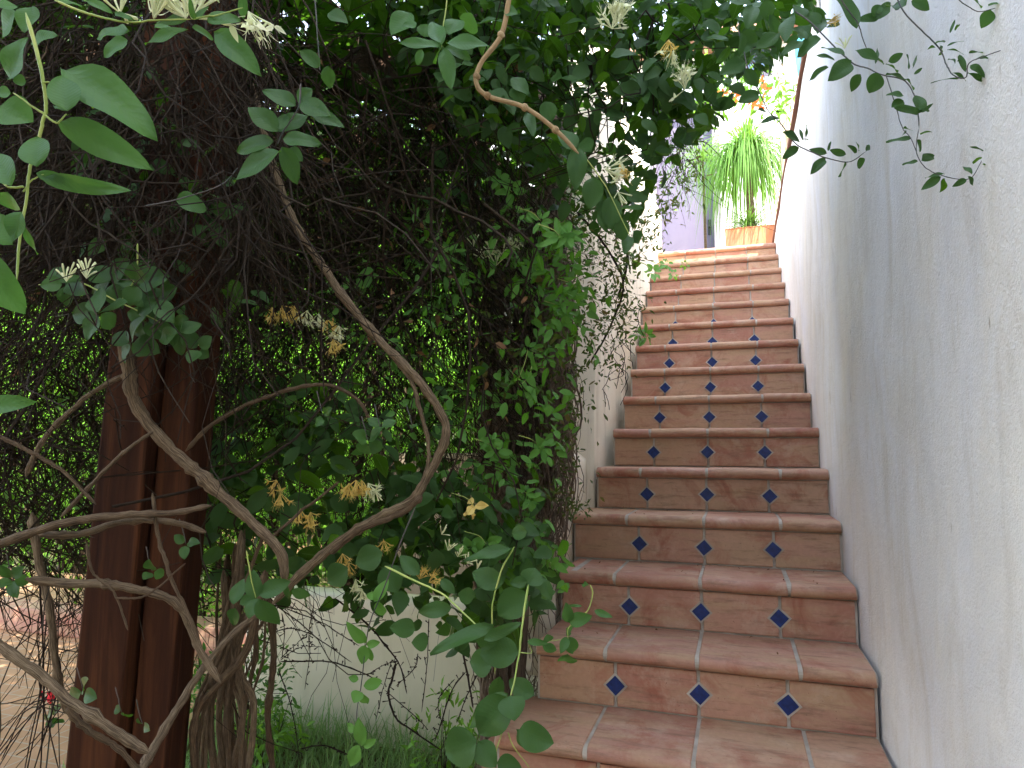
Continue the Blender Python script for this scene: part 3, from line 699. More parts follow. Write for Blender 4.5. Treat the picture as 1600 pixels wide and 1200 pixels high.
hc = empty('honeysuckle_canopy', (-.6, 2.2, 2.4), 'thick leafy honeysuckle hanging from above over the left side of the steps', 'climbing plant')
edge = [(560, 40), (640, 130), (760, 210), (850, 250), (920, 300), (960, 350), (1000, 350), (1025, 285), (1065, 230), (1110, 195), (1150, 150), (1180, 110), (1230, 70), (1290, 20)]
me = mesh_np('leaves', *merge([
    scatter(2600, clumped(edge, 620, 1240, -160, 90, 34), (1.8, 2.7), (.035, .07), face=face),
    scatter(900, clumped(edge, 700, 1130, -60, 50, 26), (1.6, 2.0), (.04, .075), face=face, rows=6),
    scatter(500, clumped([(540, 0), (700, 70), (1100, 110), (1200, 60), (1280, 10)], 560, 1280, -160), (1.5, 2.3), (.04, .07), face=face)]))
link('leaves', me, LEAF, hc)
me = mesh_np('stems', *merge([hang(160, (620, 1050), (-160, 120), (1.7, 2.5), (.2, .5), (.0012, .003), .35, jitter=.25)])); link('stems', me, TWIG, hc)

# dim middle foliage of the honeysuckle behind the vines
mf = empty('honeysuckle_thicket', (-1.4, 2.2, 0), 'shaded honeysuckle leaves filling the middle of the thicket between post and jasmine', 'climbing plant')
def boxr(x0, x1, y0, y1, clumps=30, r=28):
    def f(n):
        c = np.stack([rng.uniform(x0, x1, clumps), rng.uniform(y0, y1, clumps)], -1); i = rng.integers(0, clumps, n)
        return c[i]+rng.normal(0, r, (n, 2))
    return f
me = mesh_np('leaves', *merge([
    scatter(500, boxr(560, 820, 740, 960, 26), (1.7, 2.3), (.05, .085), face=face, rows=6),
    scatter(300, boxr(320, 760, 560, 860, 26), (1.8, 2.4), (.04, .07), face=face),
    scatter(260, boxr(330, 560, 640, 900, 18), (1.6, 2.1), (.05, .08), face=face, rows=6),
    scatter(130, boxr(120, 400, 20, 460, 20, 18), (1.25, 1.45), (.03, .055), tone=(0, .35), face=face, rows=6),
    scatter(220, boxr(-60, 560, -60, 160, 26, 20), (1.9, 2.6), (.04, .07), face=face),
    scatter(160, boxr(500, 900, 60, 330, 20), (1.9, 2.4), (.04, .07), face=face)]))
link('leaves', me, LEAF, mf)
me = mesh_np('small_leaves', *merge([
    scatter(500, boxr(620, 900, 340, 640, 40, 24), (2.0, 2.6), (.02, .045), .42, face=face),
    scatter(700, boxr(380, 760, 250, 560, 60, 24), (2.3, 2.9), (.02, .04), .42, face=face)]))
me2 = mesh_np('bright_leaves', *merge([
    scatter(620, boxr(640, 900, 340, 560, 34, 20), (1.9, 2.4), (.03, .055), .42, face=face, rows=5),
    scatter(420, boxr(660, 880, 560, 900, 30, 18), (1.8, 2.3), (.03, .055), .5, face=face, rows=5),
    scatter(260, boxr(330, 640, 380, 720, 34, 16), (1.8, 2.4), (.03, .05), .5, face=face, rows=5),
    scatter(150, boxr(-40, 130, 480, 900, 20, 16), (1.8, 2.4), (.03, .05), .5, face=face, rows=5)])); link('bright_leaves', me2, LEAFY, mf)
link('small_leaves', me, LEAFJ, mf)
me = mesh_np('dead_leaves', *merge([scatter(220, boxr(0, 900, 60, 640, 60, 30), (1.7, 2.6), (.02, .04), .5, curl=(.3, .9))])); link('dead_leaves', me, LEAFD, mf)
# jasmine leaves on the column, spilling over the parapet
jl = [(960, 300, 22), (975, 340, 16), (955, 260, 26), (985, 400, 10), (950, 500, 16), (945, 350, 24), (955, 400, 20), (930, 300, 30), (965, 450, 16), (935, 480, 20), (930, 380, 30), (950, 330, 26), (945, 430, 26), (960, 520, 26), (940, 560, 20), (900, 470, 26), (880, 700, 16), (890, 640, 16), (870, 760, 16), (985, 480, 14), (915, 520, 22), (850, 410, 22), (905, 350, 26), (880, 590, 20), (900, 790, 10)]
def spots(lst):
    a = np.array(lst, float)
    def f(n):
        i = rng.integers(0, len(a), n); return a[i, :2]+rng.normal(0, 1, (n, 2))*a[i, 2:3]
    return f
me = mesh_np('leaves', *merge([scatter(2000, spots(jl), (2.2, 2.7), (.014, .032), .36, rows=3, face=face), scatter(350, boxr(740, 910, 380, 820, 40, 16), (2.4, 2.65), (.015, .034), .4, rows=3, face=face)]))
link('leaves', me, LEAFJ, jc)
# jasmine hanging in front of the door
jd = empty('jasmine_spray', D(1060, 300, 3.6), 'small leaved jasmine spray with reddish stems drooping in front of the purple door', 'climbing plant')
me = mesh_np('leaves', *merge([scatter(520, spots([(1050, 240, 22), (1070, 210, 20), (1060, 290, 18), (1030, 330, 16), (1020, 370, 12), (1075, 270, 12), (1000, 350, 16), (1045, 320, 12), (1085, 240, 12), (1010, 300, 18)]), (3.0, 3.9), (.022, .045), .34, rows=3, face=face)]))
link('leaves', me, LEAFJ, jd)
me = mesh_np('stems', *merge([hang(60, (1010, 1085), (150, 260), (3.1, 3.8), (.2, .45), (.001, .002), .2, jitter=.2)])); link('stems', me, TWIG, jd)
# sprays over the upper left parapet
# ------------------------------------------------------------ hand-placed sprigs
def lf(b, t, w, d, tone=.5, roll=0., curl=.12, d1=None):
    """one leaf from its base to its tip (picture positions at real distance d)"""
    P0 = D(b[0], b[1], d); P1 = D(t[0], t[1], d1 if d1 else d*rng.uniform(.975, 1.03)); T = P1-P0; L = np.linalg.norm(T)
    N = -Fv+np.array([0, 0, .35]); N = N+np.cross(T/L, N)*roll
    return (P0, T, N, L*1.03, w/FPX*d, curl, tone)
def leafmesh(lst, rows=10, cols=3, **k):
    P, T, N, L, W, c, r = map(np.array, zip(*lst)); return leaves(P, T, N, L, W, c, r, rows=rows, cols=cols, **k)
def sprig(label, stems, lst, m=LEAF, sm=STEMG, d=1.0, name='honeysuckle_sprig', group='honeysuckle sprigs', flowers=None):
    o = empty(name, D(*(stems[0][0][0] if stems else lst[0][0]), d) if stems else lst[0][0], label, 'sprig', group)
    if stems:
        pt = []
        for pts, w, *dd in stems:
            d0 = dd[0] if dd else d; pt.append(vine(pts, w, d0, taper=.6, knots=False, wob=.3, d1=dd[1] if len(dd) > 1 else None))
        for p in pt: link('stem', mesh_np('stem', *p), sm, o)
    if lst: link('leaves', mesh_np('leaves', *leafmesh(lst)), m, o)
    if flowers:
        for i, fl in enumerate(flowers): blossom(fl, o)
    return o
def blossom(fl, parent=None, label=None, group=None):
    (x, y, d, size, kind, direction) = fl; c = D(x, y, d); n = {'y': 9, 'c': 9, 'b': 8}[kind]; m = YEL if kind == 'y' else CREAM
    base = nrm(np.array(direction, float)); pt = []; pet = []
    for i in range(n):
        dr = nrm(base+rng.normal(0, .42, 3)); L = size*rng.uniform(.75, 1.1); side = nrm(np.cross(dr, rng.normal(0, 1, 3)))
        S = spline([c, c+dr*L*.5+side*L*.05, c+dr*L+side*L*.2], 8); pt.append(tubes(S[None], (np.array([.6, .6, .7, .8, 1, 1.2, 1.5, 1.1])*.0013*size/.035)[None], 6, rnd=.5))
        if kind != 'b':
            for s in (1, -1):
                pet.append((S[-1], dr*.4+side*s, rng.normal(0, 1, 3), L*.45, L*.2, .7, rng.random()))
            for j in range(4):
                e = S[-1]+(dr+rng.normal(0, .35, 3))*L*.45; pt.append(tubes(spline([S[-1], (S[-1]+e)/2+rng.normal(0, .001, 3), e], 5)[None], np.full((1, 5), .00035*size/.035), 4, rnd=.8))
    if pet: pt.append(leafmesh(pet, rows=5, cols=1))
    o = link('blossom', mesh_np('blossom', *merge(pt)), m, parent)
    if parent is None: tag(o, label, 'blossom', group)
    return o
def rosl(cx, cy_, n, L, w, d, tone=(.3, .8), a0=None):
    out = []; a0 = rng.uniform(0, 6.28) if a0 is None else a0
    for i in range(n):
        a = a0+i*2*math.pi/n*1.02+rng.normal(0, .15); l = L*rng.uniform(.75, 1.1)
        out.append(lf((cx+3*math.cos(a), cy_+3*math.sin(a)), (cx+l*math.cos(a), cy_+l*math.sin(a)*.9), w*rng.uniform(.8, 1.1), d*rng.uniform(.98, 1.03), rng.uniform(*tone), rng.normal(0, .3)))
    return out
# top left foreground shoot
k = 540/1600.
def z1(x, y): return (x*k, y*k)
L1 = [lf(z1(285, 320), z1(750, 562), 78, .56, .8, -.2, .1), lf(z1(270, 560), z1(685, 752), 52, .56, .75, .3, .1), lf(z1(200, 820), z1(552, 905), 30, .55, .85, .8, .15),
      lf(z1(310, 515), z1(290, 325), 52, .54, .6, .3, .2), lf(z1(165, 770), z1(160, 605), 52, .53, .5, .1, .25), lf(z1(45, 370), z1(90, 165), 56, .54, .55, -.1, .2),
      lf(z1(120, 380), z1(60, 370), 26, .54, .55), lf(z1(45, 860), z1(-10, 680), 44, .53, .6), lf(z1(60, 1130), z1(-60, 980), 46, .52, .7), lf(z1(100, 980), z1(40, 1110), 40, .52, .95), lf(z1(115, 1040), z1(150, 1180), 14, .52, .9),
      lf(z1(150, 200), z1(245, 150), 30, .6, .35), lf(z1(170, 800), z1(325, 850), 20, .55, .55, .6), lf(z1(300, 510), z1(240, 475), 12, .55, .7), lf(z1(50, 430), z1(-20, 430), 26, .54, .9),
      lf((-30, 395), (28, 490), 62, .5, .9, .1, .2), lf((-40, 640), (46, 622), 34, .5, .95, .2, .1), lf(z1(-20, 30), z1(80, 20), 50, .58, .2), lf((0, 165), (45, 190), 60, .66, .05), lf((10, 300), (20, 330), 50, .7, .05)]
sprig('big leaved honeysuckle shoot nearest the camera at the upper left', [([(40, 20), (56, 75), (68, 140), (70, 175), (58, 215), (44, 262), (36, 320), (28, 385), (26, 440)], 8, .55), ([(70, 178), (45, 165), (20, 145)], 5, .55), ([(66, 130), (82, 130), (95, 150)], 4, .55), ([(70, 180), (88, 192), (104, 178)], 5, .55), ([(38, 292), (15, 290), (-5, 280)], 5, .55), ([(36, 300), (52, 282), (70, 272)], 4, .55)], L1, LEAFB, d=.55)
L2 = [lf(z1(595, 140), z1(425, 155), 28, .62, .8), lf(z1(860, 95), z1(705, 85), 24, .6, .9), lf(z1(870, 135), z1(660, 185), 24, .6, .7), lf(z1(890, 125), z1(990, 170), 22, .6, 1.), lf(z1(960, 100), z1(1105, 70), 36, .6, .75),
      lf(z1(990, 150), z1(1210, 298), 42, .66, .35, .2), lf(z1(590, 185), z1(470, 250), 34, .7, .1), lf(z1(400, 0), z1(520, 45), 18, .6, .9), lf(z1(250, 0), z1(385, 20), 18, .62, .8), lf(z1(530, 60), z1(600, 85), 12, .6, 1.), lf(z1(1125, -20), z1(1130, 85), 18, .62, .5), lf(z1(150, 30), z1(110, 140), 40, .68, .1), lf(z1(80, 60), z1(-10, 170), 50, .7, .1), lf(z1(800, 130), z1(720, 120), 26, .66, .15),
      lf(z1(900, 90), z1(880, 0), 14, .6, 1.), lf(z1(910, 90), z1(955, 20), 14, .6, 1.)]
sprig('flowering honeysuckle shoot crossing the top left corner with cream stamens', [([(85, 0), (130, 20), (165, 32), (200, 38), (240, 34), (300, 30)], 5, .6), ([(300, 30), (340, 22), (380, 12)], 4, .6)], L2, LEAFB, d=.6,
      flowers=[(300, 28, .6, .038, 'c', (.5, .1, 1)), (290, 28, .6, .035, 'c', (-.7, .1, .9)), (188, 20, .6, .03, 'b', (.1, 0, 1)), (240, 28, .6, .03, 'c', (.3, 0, 1)), (388, 18, .62, .022, 'c', (.5, 0, -1))])
# two leaf rosettes in the upper dark
L3 = [lf(z1(1370, 490), z1(1218, 400), 30, .95, .6), lf(z1(1285, 610), z1(1160, 480), 36, .95, .55), lf(z1(1265, 650), z1(1088, 700), 38, .95, .45), lf(z1(1300, 700), z1(1066, 820), 42, .94, .55, .2), lf(z1(1310, 640), z1(1475, 660), 30, .94, .6), lf(z1(1305, 680), z1(1395, 845), 32, .95, .6), lf(z1(1290, 610), z1(1420, 520), 36, .97, .4), lf(z1(1390, 480), z1(1525, 520), 34, .96, .5), lf(z1(1385, 485), z1(1440, 410), 34, .97, .5), lf(z1(1440, 520), z1(1590, 580), 26, .98, .5), lf(z1(1330, 690), z1(1400, 740), 24, .97, .3), lf(z1(1300, 600), z1(1310, 520), 24, .95, .65),
      lf(z1(1480, 310), z1(1395, 230), 28, 1.05, .55), lf(z1(1515, 305), z1(1530, 410), 24, 1.05, .6), lf(z1(1520, 60), z1(1610, 90), 26, 1.1, .3)]
sprig('rosette of dark oval leaves hanging in the dark left of centre', [([(490, -20), (497, 50), (500, 90), (500, 110)], 3, 1.05), ([(470, 130), (465, 165), (440, 205), (434, 225)], 4, .96)], L3, LEAF, STEMD, d=.95)
L4 = [lf(z1(960, 915), z1(808, 930), 30, 1.05, .7, .1)]
L4 = [lf((275, 312), (324, 322), 40, 1.05, .7, .1)]
sprig('single round leaf on a bare twig above the post', [([(225, 322), (275, 312), (345, 290), (372, 262)], 3, 1.05)], L4, LEAF, STEMD, d=1.05)
def z2(x, y): return (500+x*k, y*k)
L5 = [lf(z2(560, 210), z2(375, 200), 24, .95, .8), lf(z2(560, 205), z2(515, 85), 30, .95, .7), lf(z2(585, 200), z2(780, 190), 30, .95, .8), lf(z2(570, 225), z2(610, 400), 28, .95, .75), lf(z2(560, 225), z2(530, 280), 28, .95, .65), lf(z2(580, 220), z2(700, 260), 24, .96, .6), lf(z2(440, 130), z2(395, 95), 20, 1.0, .4), lf(z2(420, 60), z2(330, 150), 40, 1.05, .1), lf(z2(470, 230), z2(450, 300), 16, 1.0, .4), lf(z2(480, 170), z2(500, 110), 30, 1.05, .2),
      lf(z2(640, 90), z2(600, 150), 34, 1.05, .4), lf(z2(700, 60), z2(690, 160), 40, 1.05, .45), lf(z2(850, 50), z2(915, 60), 24, 1.0, .5)]
sprig('cross shaped sprig of speckled leaves beside the tan shoot near the top', [([(700, -30), (698, 20), (692, 60), (690, 74)], 3, .97)], L5, LEAFB, d=.95)
L6 = [lf(z2(1190, 690), z2(1100, 600), 32, 1.3, .35), lf(z2(1195, 680), z2(1180, 870), 34, 1.3, .5), lf(z2(1205, 700), z2(1210, 830), 20, 1.3, .55), lf(z2(1265, 820), z2(1260, 965), 36, 1.3, .4), lf(z2(1345, 910), z2(1355, 1060), 34, 1.35, .4), lf(z2(1390, 1010), z2(1400, 1115), 28, 1.35, .45), lf(z2(1290, 980), z2(1335, 1070), 20, 1.35, .6), lf(z2(1450, 1070), z2(1480, 1130), 24, 1.38, .6), lf(z2(1430, 1090), z2(1410, 1165), 20, 1.38, .6), lf(z2(890, 360), z2(960, 430), 26, 1.3, .55), lf(z2(900, 400), z2(930, 480), 30, 1.3, .4), lf(z2(1040, 470), z2(1070, 560), 30, 1.3, .4), lf(z2(960, 520), z2(980, 620), 20, 1.35, .4)]
sprig('chain of drooping leaves hanging below the tip of the tan shoot', [([(904, 235), (925, 260), (945, 290), (965, 330), (985, 370)], 3, 1.32)], L6, LEAF, d=1.3,
      flowers=[(945, 265, 1.35, .03, 'c', (1, 0, -.1)), (968, 255, 1.4, .028, 'y', (.1, 0, -1)), (965, 300, 1.4, .03, 'b', (.2, 0, -.5))])
# right hand sprigs
kr = 640/1600.
def z3(x, y): return (960+x*kr, y*kr)
def P3(l): return [z3(*p) for p in l]
RA = [((805, 150), (705, 220), 42), ((835, 262), (755, 302), 18), ((925, 240), (845, 302), 31), ((1030, 285), (1000, 362), 31), ((962, 290), (913, 352), 18), ((735, 160), (655, 205), 20), ((1030, 235), (950, 185), 20), ((1000, 225), (1060, 240), 22), ((900, 215), (810, 175), 18), ((860, 235), (790, 210), 16), ((1070, 240), (1130, 215), 14), ((1060, 290), (1150, 300), 14), ((1060, 250), (1115, 270), 12), ((1130, 375), (1065, 365), 20), ((1130, 395), (1085, 415), 20), ((1190, 440), (1108, 420), 18), ((1188, 440), (1205, 365), 23), ((1160, 540), (1060, 550), 12), ((1195, 525), (1245, 508), 13), ((1185, 545), (1200, 592), 12), ((1200, 625), (1253, 598), 18), ((1185, 630), (1120, 642), 10), ((1290, 680), (1212, 688), 9), ((1275, 690), (1197, 741), 15), ((1290, 700), (1278, 745), 15), ((1375, 700), (1323, 722), 11), ((1380, 690), (1408, 722), 11), ((1395, 680), (1370, 640), 9), ((1400, 640), (1432, 608), 8), ((1440, 640), (1462, 655), 5), ((1440, 590), (1400, 560), 4), ((1450, 590), (1465, 555), 4), ((1140, 310), (1175, 340), 12), ((1170, 290), (1205, 268), 6), ((1150, 270), (1150, 210), 5), ((1165, 265), (1185, 205), 4), ((1190, 430), (1240, 425), 8), ((1200, 440), (1250, 400), 6), ((1140, 520), (1125, 525), 16), ((1160, 510), (1140, 498), 14), ((1020, 250), (1040, 175), 6)]
sprig('long leafy sprig reaching out in front of the right wall and curling at its tip', [(P3([(700, 40), (770, 90), (850, 170), (930, 240), (1000, 265), (1060, 290), (1140, 310), (1180, 380), (1190, 450), (1190, 500)]), 3.2, 1.35, 1.15), (P3([(1190, 500), (1180, 560), (1185, 610), (1220, 660), (1290, 690), (1380, 700), (1420, 650), (1450, 590), (1450, 565)]), 2, 1.15, 1.05), (P3([(1060, 290), (1080, 350), (1105, 430), (1130, 500), (1160, 540), (1190, 620)]), 2.2, 1.2, 1.13)],
      [lf(z3(*a), z3(*b), w, 1.33-.28*max(0, min(1, (a[0]-750)/650)), rng.uniform(.35, .75) if a[0] < 1250 else .95, rng.normal(0, .3)) for a, b, w in RA], LEAF, STEMD, d=1.35,
      flowers=[(z3(900, 190)[0], z3(900, 190)[1], 1.3, .022, 'b', (0, 0, 1)), (z3(830, 100)[0], z3(830, 90)[1], 1.35, .018, 'y', (.8, 0, .2))])
RB_ = [((510, 240), (422, 283), 28), ((565, 365), (490, 392), 24), ((500, 130), (495, 215), 20), ((515, 270), (560, 340), 20), ((645, 465), (570, 470), 19), ((600, 440), (575, 425), 10), ((725, 555), (668, 508), 20), ((720, 575), (655, 617), 19), ((830, 600), (763, 580), 13), ((825, 620), (765, 664), 17), ((905, 603), (840, 590), 12), ((900, 632), (885, 692), 18), ((945, 597), (918, 562), 12), ((960, 615), (962, 660), 16), ((985, 590), (1000, 562), 9), ((955, 590), (950, 555), 9), ((735, 550), (725, 495), 5), ((745, 550), (757, 492), 5), ((835, 590), (843, 545), 5), ((640, 440), (660, 430), 14), ((735, 545), (755, 540), 8)]
sprig('hanging leafy sprig between the pot and the right wall, tip pointing right', [(P3([(480, 100), (505, 200), (520, 260), (560, 350), (600, 430), (650, 480), (710, 560), (790, 600), (850, 620), (920, 630), (985, 590)]), 3, 1.5, 1.4)],
      [lf(z3(*a), z3(*b), w, 1.45, rng.uniform(.35, .75), rng.normal(0, .3)) for a, b, w in RB_], LEAF, STEMD, d=1.5)
RC = [((1140, 20), (1080, 5), 22), ((1160, 5), (1240, 15), 24), ((1100, 40), (1070, -10), 22), ((1255, 185), (1225, 185), 16), ((1290, 165), (1250, 155), 14), ((1270, 185), (1300, 200), 12), ((1320, 285), (1385, 297), 8), ((1390, 255), (1452, 285), 15), ((1385, 205), (1480, 192), 8), ((1380, 285), (1492, 326), 9), ((1345, 307), (1250, 300), 3), ((1470, 255), (1510, 285), 13), ((1330, 250), (1318, 200), 6), ((1300, 195), (1365, 187), 7), ((1500, 210), (1540, 180), 6), ((1530, 205), (1595, 225), 6), ((1340, 240), (1390, 235), 10), ((1310, 130), (1335, 65), 5), ((1330, 120), (1352, 75), 5), ((1300, 180), (1360, 145), 5), ((1345, 215), (1375, 265), 10), ((1460, 230), (1420, 215), 10)]
sprig('upper sprig with dark curled leaves in front of the right wall near the top edge', [(P3([(1090, -40), (1130, 45), (1200, 120), (1270, 190), (1300, 260), (1330, 300), (1380, 305), (1390, 250), (1450, 220), (1530, 190)]), 3, 1.15, .98)],
      [lf(z3(*a), z3(*b), w, 1.15-.15*max(0, min(1, (a[0]-1090)/450)), rng.uniform(.2, .7), rng.normal(0, .5), .3) for a, b, w in RC], LEAF, STEMD, d=1.15)
RD_ = [((1470, 38), (1437, 108), 23), ((1500, 35), (1582, 26), 9), ((1405, 0), (1440, 22), 14), ((1460, 20), (1535, 8), 10), ((1380, -5), (1400, -30), 12)]
sprig('small bright sprig dipping in at the very top right', [(P3([(1320, -30), (1360, 10), (1420, 45), (1480, 35), (1540, 20)]), 2.2, 1.0)], [lf(z3(*a), z3(*b), w, 1.0, .9) for a, b, w in RD_], LEAFB, STEMD, d=1.0)
RE = [((870, -20), (965, 88), 36), ((950, 85), (1050, 55), 18), ((1020, 75), (1090, 0), 20), ((900, 0), (860, -60), 30), ((1040, 20), (1010, 60), 18), ((810, 90), (740, 50), 22), ((790, 130), (820, 60), 22), ((880, 95), (830, 100), 12), ((640, 130), (565, 185), 24), ((600, 60), (640, 150), 24), ((690, 60), (650, 150), 26), ((760, 10), (790, 60), 16), ((700, 110), (760, 140), 16), ((740, 70), (700, 10), 30), ((590, 0), (600, 80), 26), ((540, 20), (525, 100), 26)]
sprig('dark leaves gathered above the wooden trim at the top of the right wall', [(P3([(850, -60), (900, 20), (950, 90), (970, 150), (985, 190)]), 3, 1.3)], [lf(z3(*a), z3(*b), w, 1.35, rng.uniform(.1, .6), rng.normal(0, .4)) for a, b, w in RE], LEAF, STEMD, d=1.3)
# lower sprigs
L7 = [lf((585, 940), (605, 905), 20, 1.3, .8), lf((588, 935), (572, 925), 14, 1.3, .8), lf((590, 940), (598, 965), 20, 1.3, .9), lf((571, 1005), (545, 975), 20, 1.3, .8), lf((571, 1008), (563, 1038), 22, 1.3, .85), lf((573, 1008), (592, 1005), 14, 1.3, .7), lf((574, 1012), (582, 1034), 12, 1.3, .9), lf((568, 1072), (598, 1065), 20, 1.3, .95), lf((562, 1080), (552, 1096), 22, 1.3, .8), lf((566, 1082), (572, 1104), 16, 1.3, .8), lf((556, 1140), (538, 1135), 14, 1.3, .8), lf((564, 1165), (564, 1125), 22, 1.3, .9), lf((562, 1165), (545, 1198), 24, 1.3, 1.), lf((568, 1165), (586, 1158), 14, 1.3, .8), lf((560, 1062), (545, 1058), 12, 1.3, .7)]
sprig('thin hanging stem of small bright leaf pairs in front of the low pale wall', [([(650, 790), (625, 850), (600, 920), (580, 970), (572, 1010), (566, 1070), (558, 1120), (564, 1170)], 3, 1.3)], L7, LEAFY, STEMD, d=1.3)
def z5(x, y): return (500+x*k, 800+y*k)
L8 = [lf(z5(890, 170), z5(660, 200), 22, 1.05, .2, .5), lf(z5(880, 180), z5(760, 190), 26, 1.05, .6), lf(z5(850, 330), z5(695, 290), 38, 1.05, .1), lf(z5(955, 370), z5(820, 480), 52, 1.05, .62), lf(z5(965, 340), z5(1000, 260), 40, 1.1, .15), lf(z5(800, 520), z5(740, 640), 44, 1.0, .75), lf(z5(920, 650), z5(740, 640), 50, 1.0, .72), lf(z5(800, 530), z5(500, 620), 30, .98, .08, .5, .25), lf(z5(760, 590), z5(920, 505), 22, .97, .05, .3), lf(z5(800, 700), z5(690, 700), 46, 1.05, .55), lf(z5(880, 860), z5(720, 1030), 62, .95, .35, .2), lf(z5(870, 840), z5(670, 1000), 36, .97, .65, .6), lf(z5(880, 850), z5(900, 960), 46, .95, .3), lf(z5(725, 1060), z5(570, 1110), 66, .92, .2), lf(z5(730, 1065), z5(810, 1180), 40, .93, .25), lf(z5(920, 1010), z5(1075, 1070), 50, .92, .22, .2), lf(z5(910, 1010), z5(990, 1110), 24, .93, .6), lf(z5(990, 850), z5(870, 780), 34, 1.0, .3), lf(z5(960, 90), z5(880, 100), 26, 1.15, .2), lf(z5(960, 320), z5(880, 330), 20, 1.1, .6), lf(z5(1020, 310), z5(1080, 400), 22, 1.12, .4), lf(z5(1090, 370), z5(1010, 390), 16, 1.12, .6), lf(z5(640, 380), z5(725, 400), 28, 1.15, .6), lf(z5(610, 440), z5(450, 465), 28, 1.1, .5), lf(z5(440, 540), z5(330, 530), 32, 1.15, .45), lf(z5(500, 600), z5(430, 600), 30, 1.15, .35), lf(z5(460, 290), z5(370, 200), 26, 1.2, .4), lf(z5(560, 310), z5(620, 380), 18, 1.2, .5), lf(z5(820, 1160), z5(930, 1180), 34, .95, .5), lf(z5(830, 760), z5(800, 900), 26, 1.02, .1), lf(z5(290, 190), z5(160, 240), 44, 1.35, .05), lf(z5(300, 250), z5(360, 370), 44, 1.35, .1), lf(z5(130, 260), z5(30, 330), 42, 1.4, .05)]
sprig('large leaved honeysuckle spray spilling over the edge of the bottom step', [([z5(300, 250), z5(440, 320), z5(560, 380), z5(650, 460), z5(740, 540)], 4.5, 1.12, 1.0), ([z5(900, 160), z5(840, 270), z5(805, 400), z5(795, 520), z5(805, 650), z5(810, 750)], 4, 1.05), ([z5(965, 335), z5(940, 500), z5(925, 640), z5(905, 760), z5(880, 860)], 5, 1.03, .97), ([z5(870, 1020), z5(900, 1090), z5(970, 1185)], 3, .95), ([z5(850, 1000), z5(830, 1080), z5(800, 1190)], 3, .95)], L8, LEAF, d=1.1)
L9 = [lf(z5(1150, 510), z5(1140, 430), 20, 1.2, .7), lf(z5(1150, 510), z5(1250, 480), 24, 1.2, .25), lf(z5(1145, 580), z5(1115, 650), 16, 1.2, .9), lf(z5(1150, 580), z5(1180, 660), 24, 1.2, .9), lf(z5(1150, 660), z5(1140, 705), 34, 1.2, .5), lf(z5(1270, 455), z5(1350, 492), 12, 1.2, .9), lf(z5(1215, 435), z5(1140, 432), 5, 1.2, .8), lf(z5(1240, 340), z5(1205, 330), 10, 1.2, .7), lf(z5(1060, 600), z5(1050, 570), 18, 1.2, .05), lf(z5(960, 600), z5(1050, 600), 12, 1.2, .9), lf(z5(1140, 540), z5(1170, 560), 18, 1.2, .6), lf(z5(1030, 620), z5(1100, 640), 16, 1.22, .7)]
sprig('pale young sprig with a curled tip standing out against the second step', [([z5(1250, 335), z5(1262, 380), z5(1240, 460), z5(1190, 500), z5(1150, 540), z5(1148, 590)], 3, 1.2), ([z5(920, 650), z5(980, 650), z5(970, 600), z5(1040, 600), z5(1120, 590)], 2.5, 1.2)], L9, LEAFB, d=1.2)
# mid-left cluster over the post
L10 = []
for (x, y, n_, l, w) in ((100, 445, 5, 42, 30), (175, 440, 5, 52, 40), (215, 445, 5, 46, 44), (155, 490, 5, 46, 36), (230, 500, 5, 40, 34), (280, 520, 6, 36, 30), (270, 510, 5, 30, 26), (205, 535, 4, 44, 38), (310, 545, 4, 28, 24), (245, 470, 4, 40, 34)):
    L10 += rosl(x, y, n_, l, w, 1.12+rng.uniform(-.04, .06), (.05, .55))
sprig('dense dull green leaf cluster hanging in front of the timber post', [([(60, 445), (120, 440), (180, 470), (240, 500), (320, 545)], 4, 1.15), ([(215, 380), (212, 430), (190, 470)], 4, 1.15)], L10, LEAF, d=1.12, flowers=[(104, 440, 1.08, .03, 'b', (0, 0, 1)), (135, 435, 1.08, .03, 'b', (.3, 0, 1))])
L11 = [lf((365, 945), (378, 902), 24, 1.1, .6), lf((368, 950), (360, 978), 24, 1.1, .7), lf((400, 935), (393, 892), 30, 1.1, .35), lf((405, 930), (450, 905), 30, 1.1, .35), lf((400, 935), (392, 965), 26, 1.1, .4), lf((405, 935), (428, 983), 34, 1.08, .7), lf((375, 945), (400, 930), 20, 1.1, .5), lf((450, 935), (447, 915), 12, 1.15, .4), lf((455, 922), (485, 935), 18, 1.15, .5)]
sprig('rosette of mid green leaves at the corner of the pale garden wall', [([(385, 860), (392, 900), (400, 935)], 3, 1.1)], L11, LEAF, d=1.1)
for lab, specs in (('two round leaves in front of the lower post', ((238, 893, 3, 22, 20), (290, 850, 3, 24, 20))), ('round leaves low down on the front of the post', ((190, 1113, 2, 16, 18), (223, 1132, 2, 14, 14), (130, 1082, 3, 26, 26))),
                   ('leaf pairs above the middle of the thicket', ((595, 670, 4, 28, 18), (575, 690, 4, 30, 26), (645, 672, 2, 18, 16), (505, 650, 2, 18, 14))), ('leaf fan at the left edge below the grey stem', ((20, 905, 5, 30, 22),))):
    ll = []
    for s in specs: ll += rosl(*s, 1.15, (.3, .8))
    st = [([(s[0]-10, s[1]-40), (s[0], s[1]), ], 2.5, 1.17) for s in specs]
    sprig(lab, st, ll, LEAF, STEMD, d=1.15)
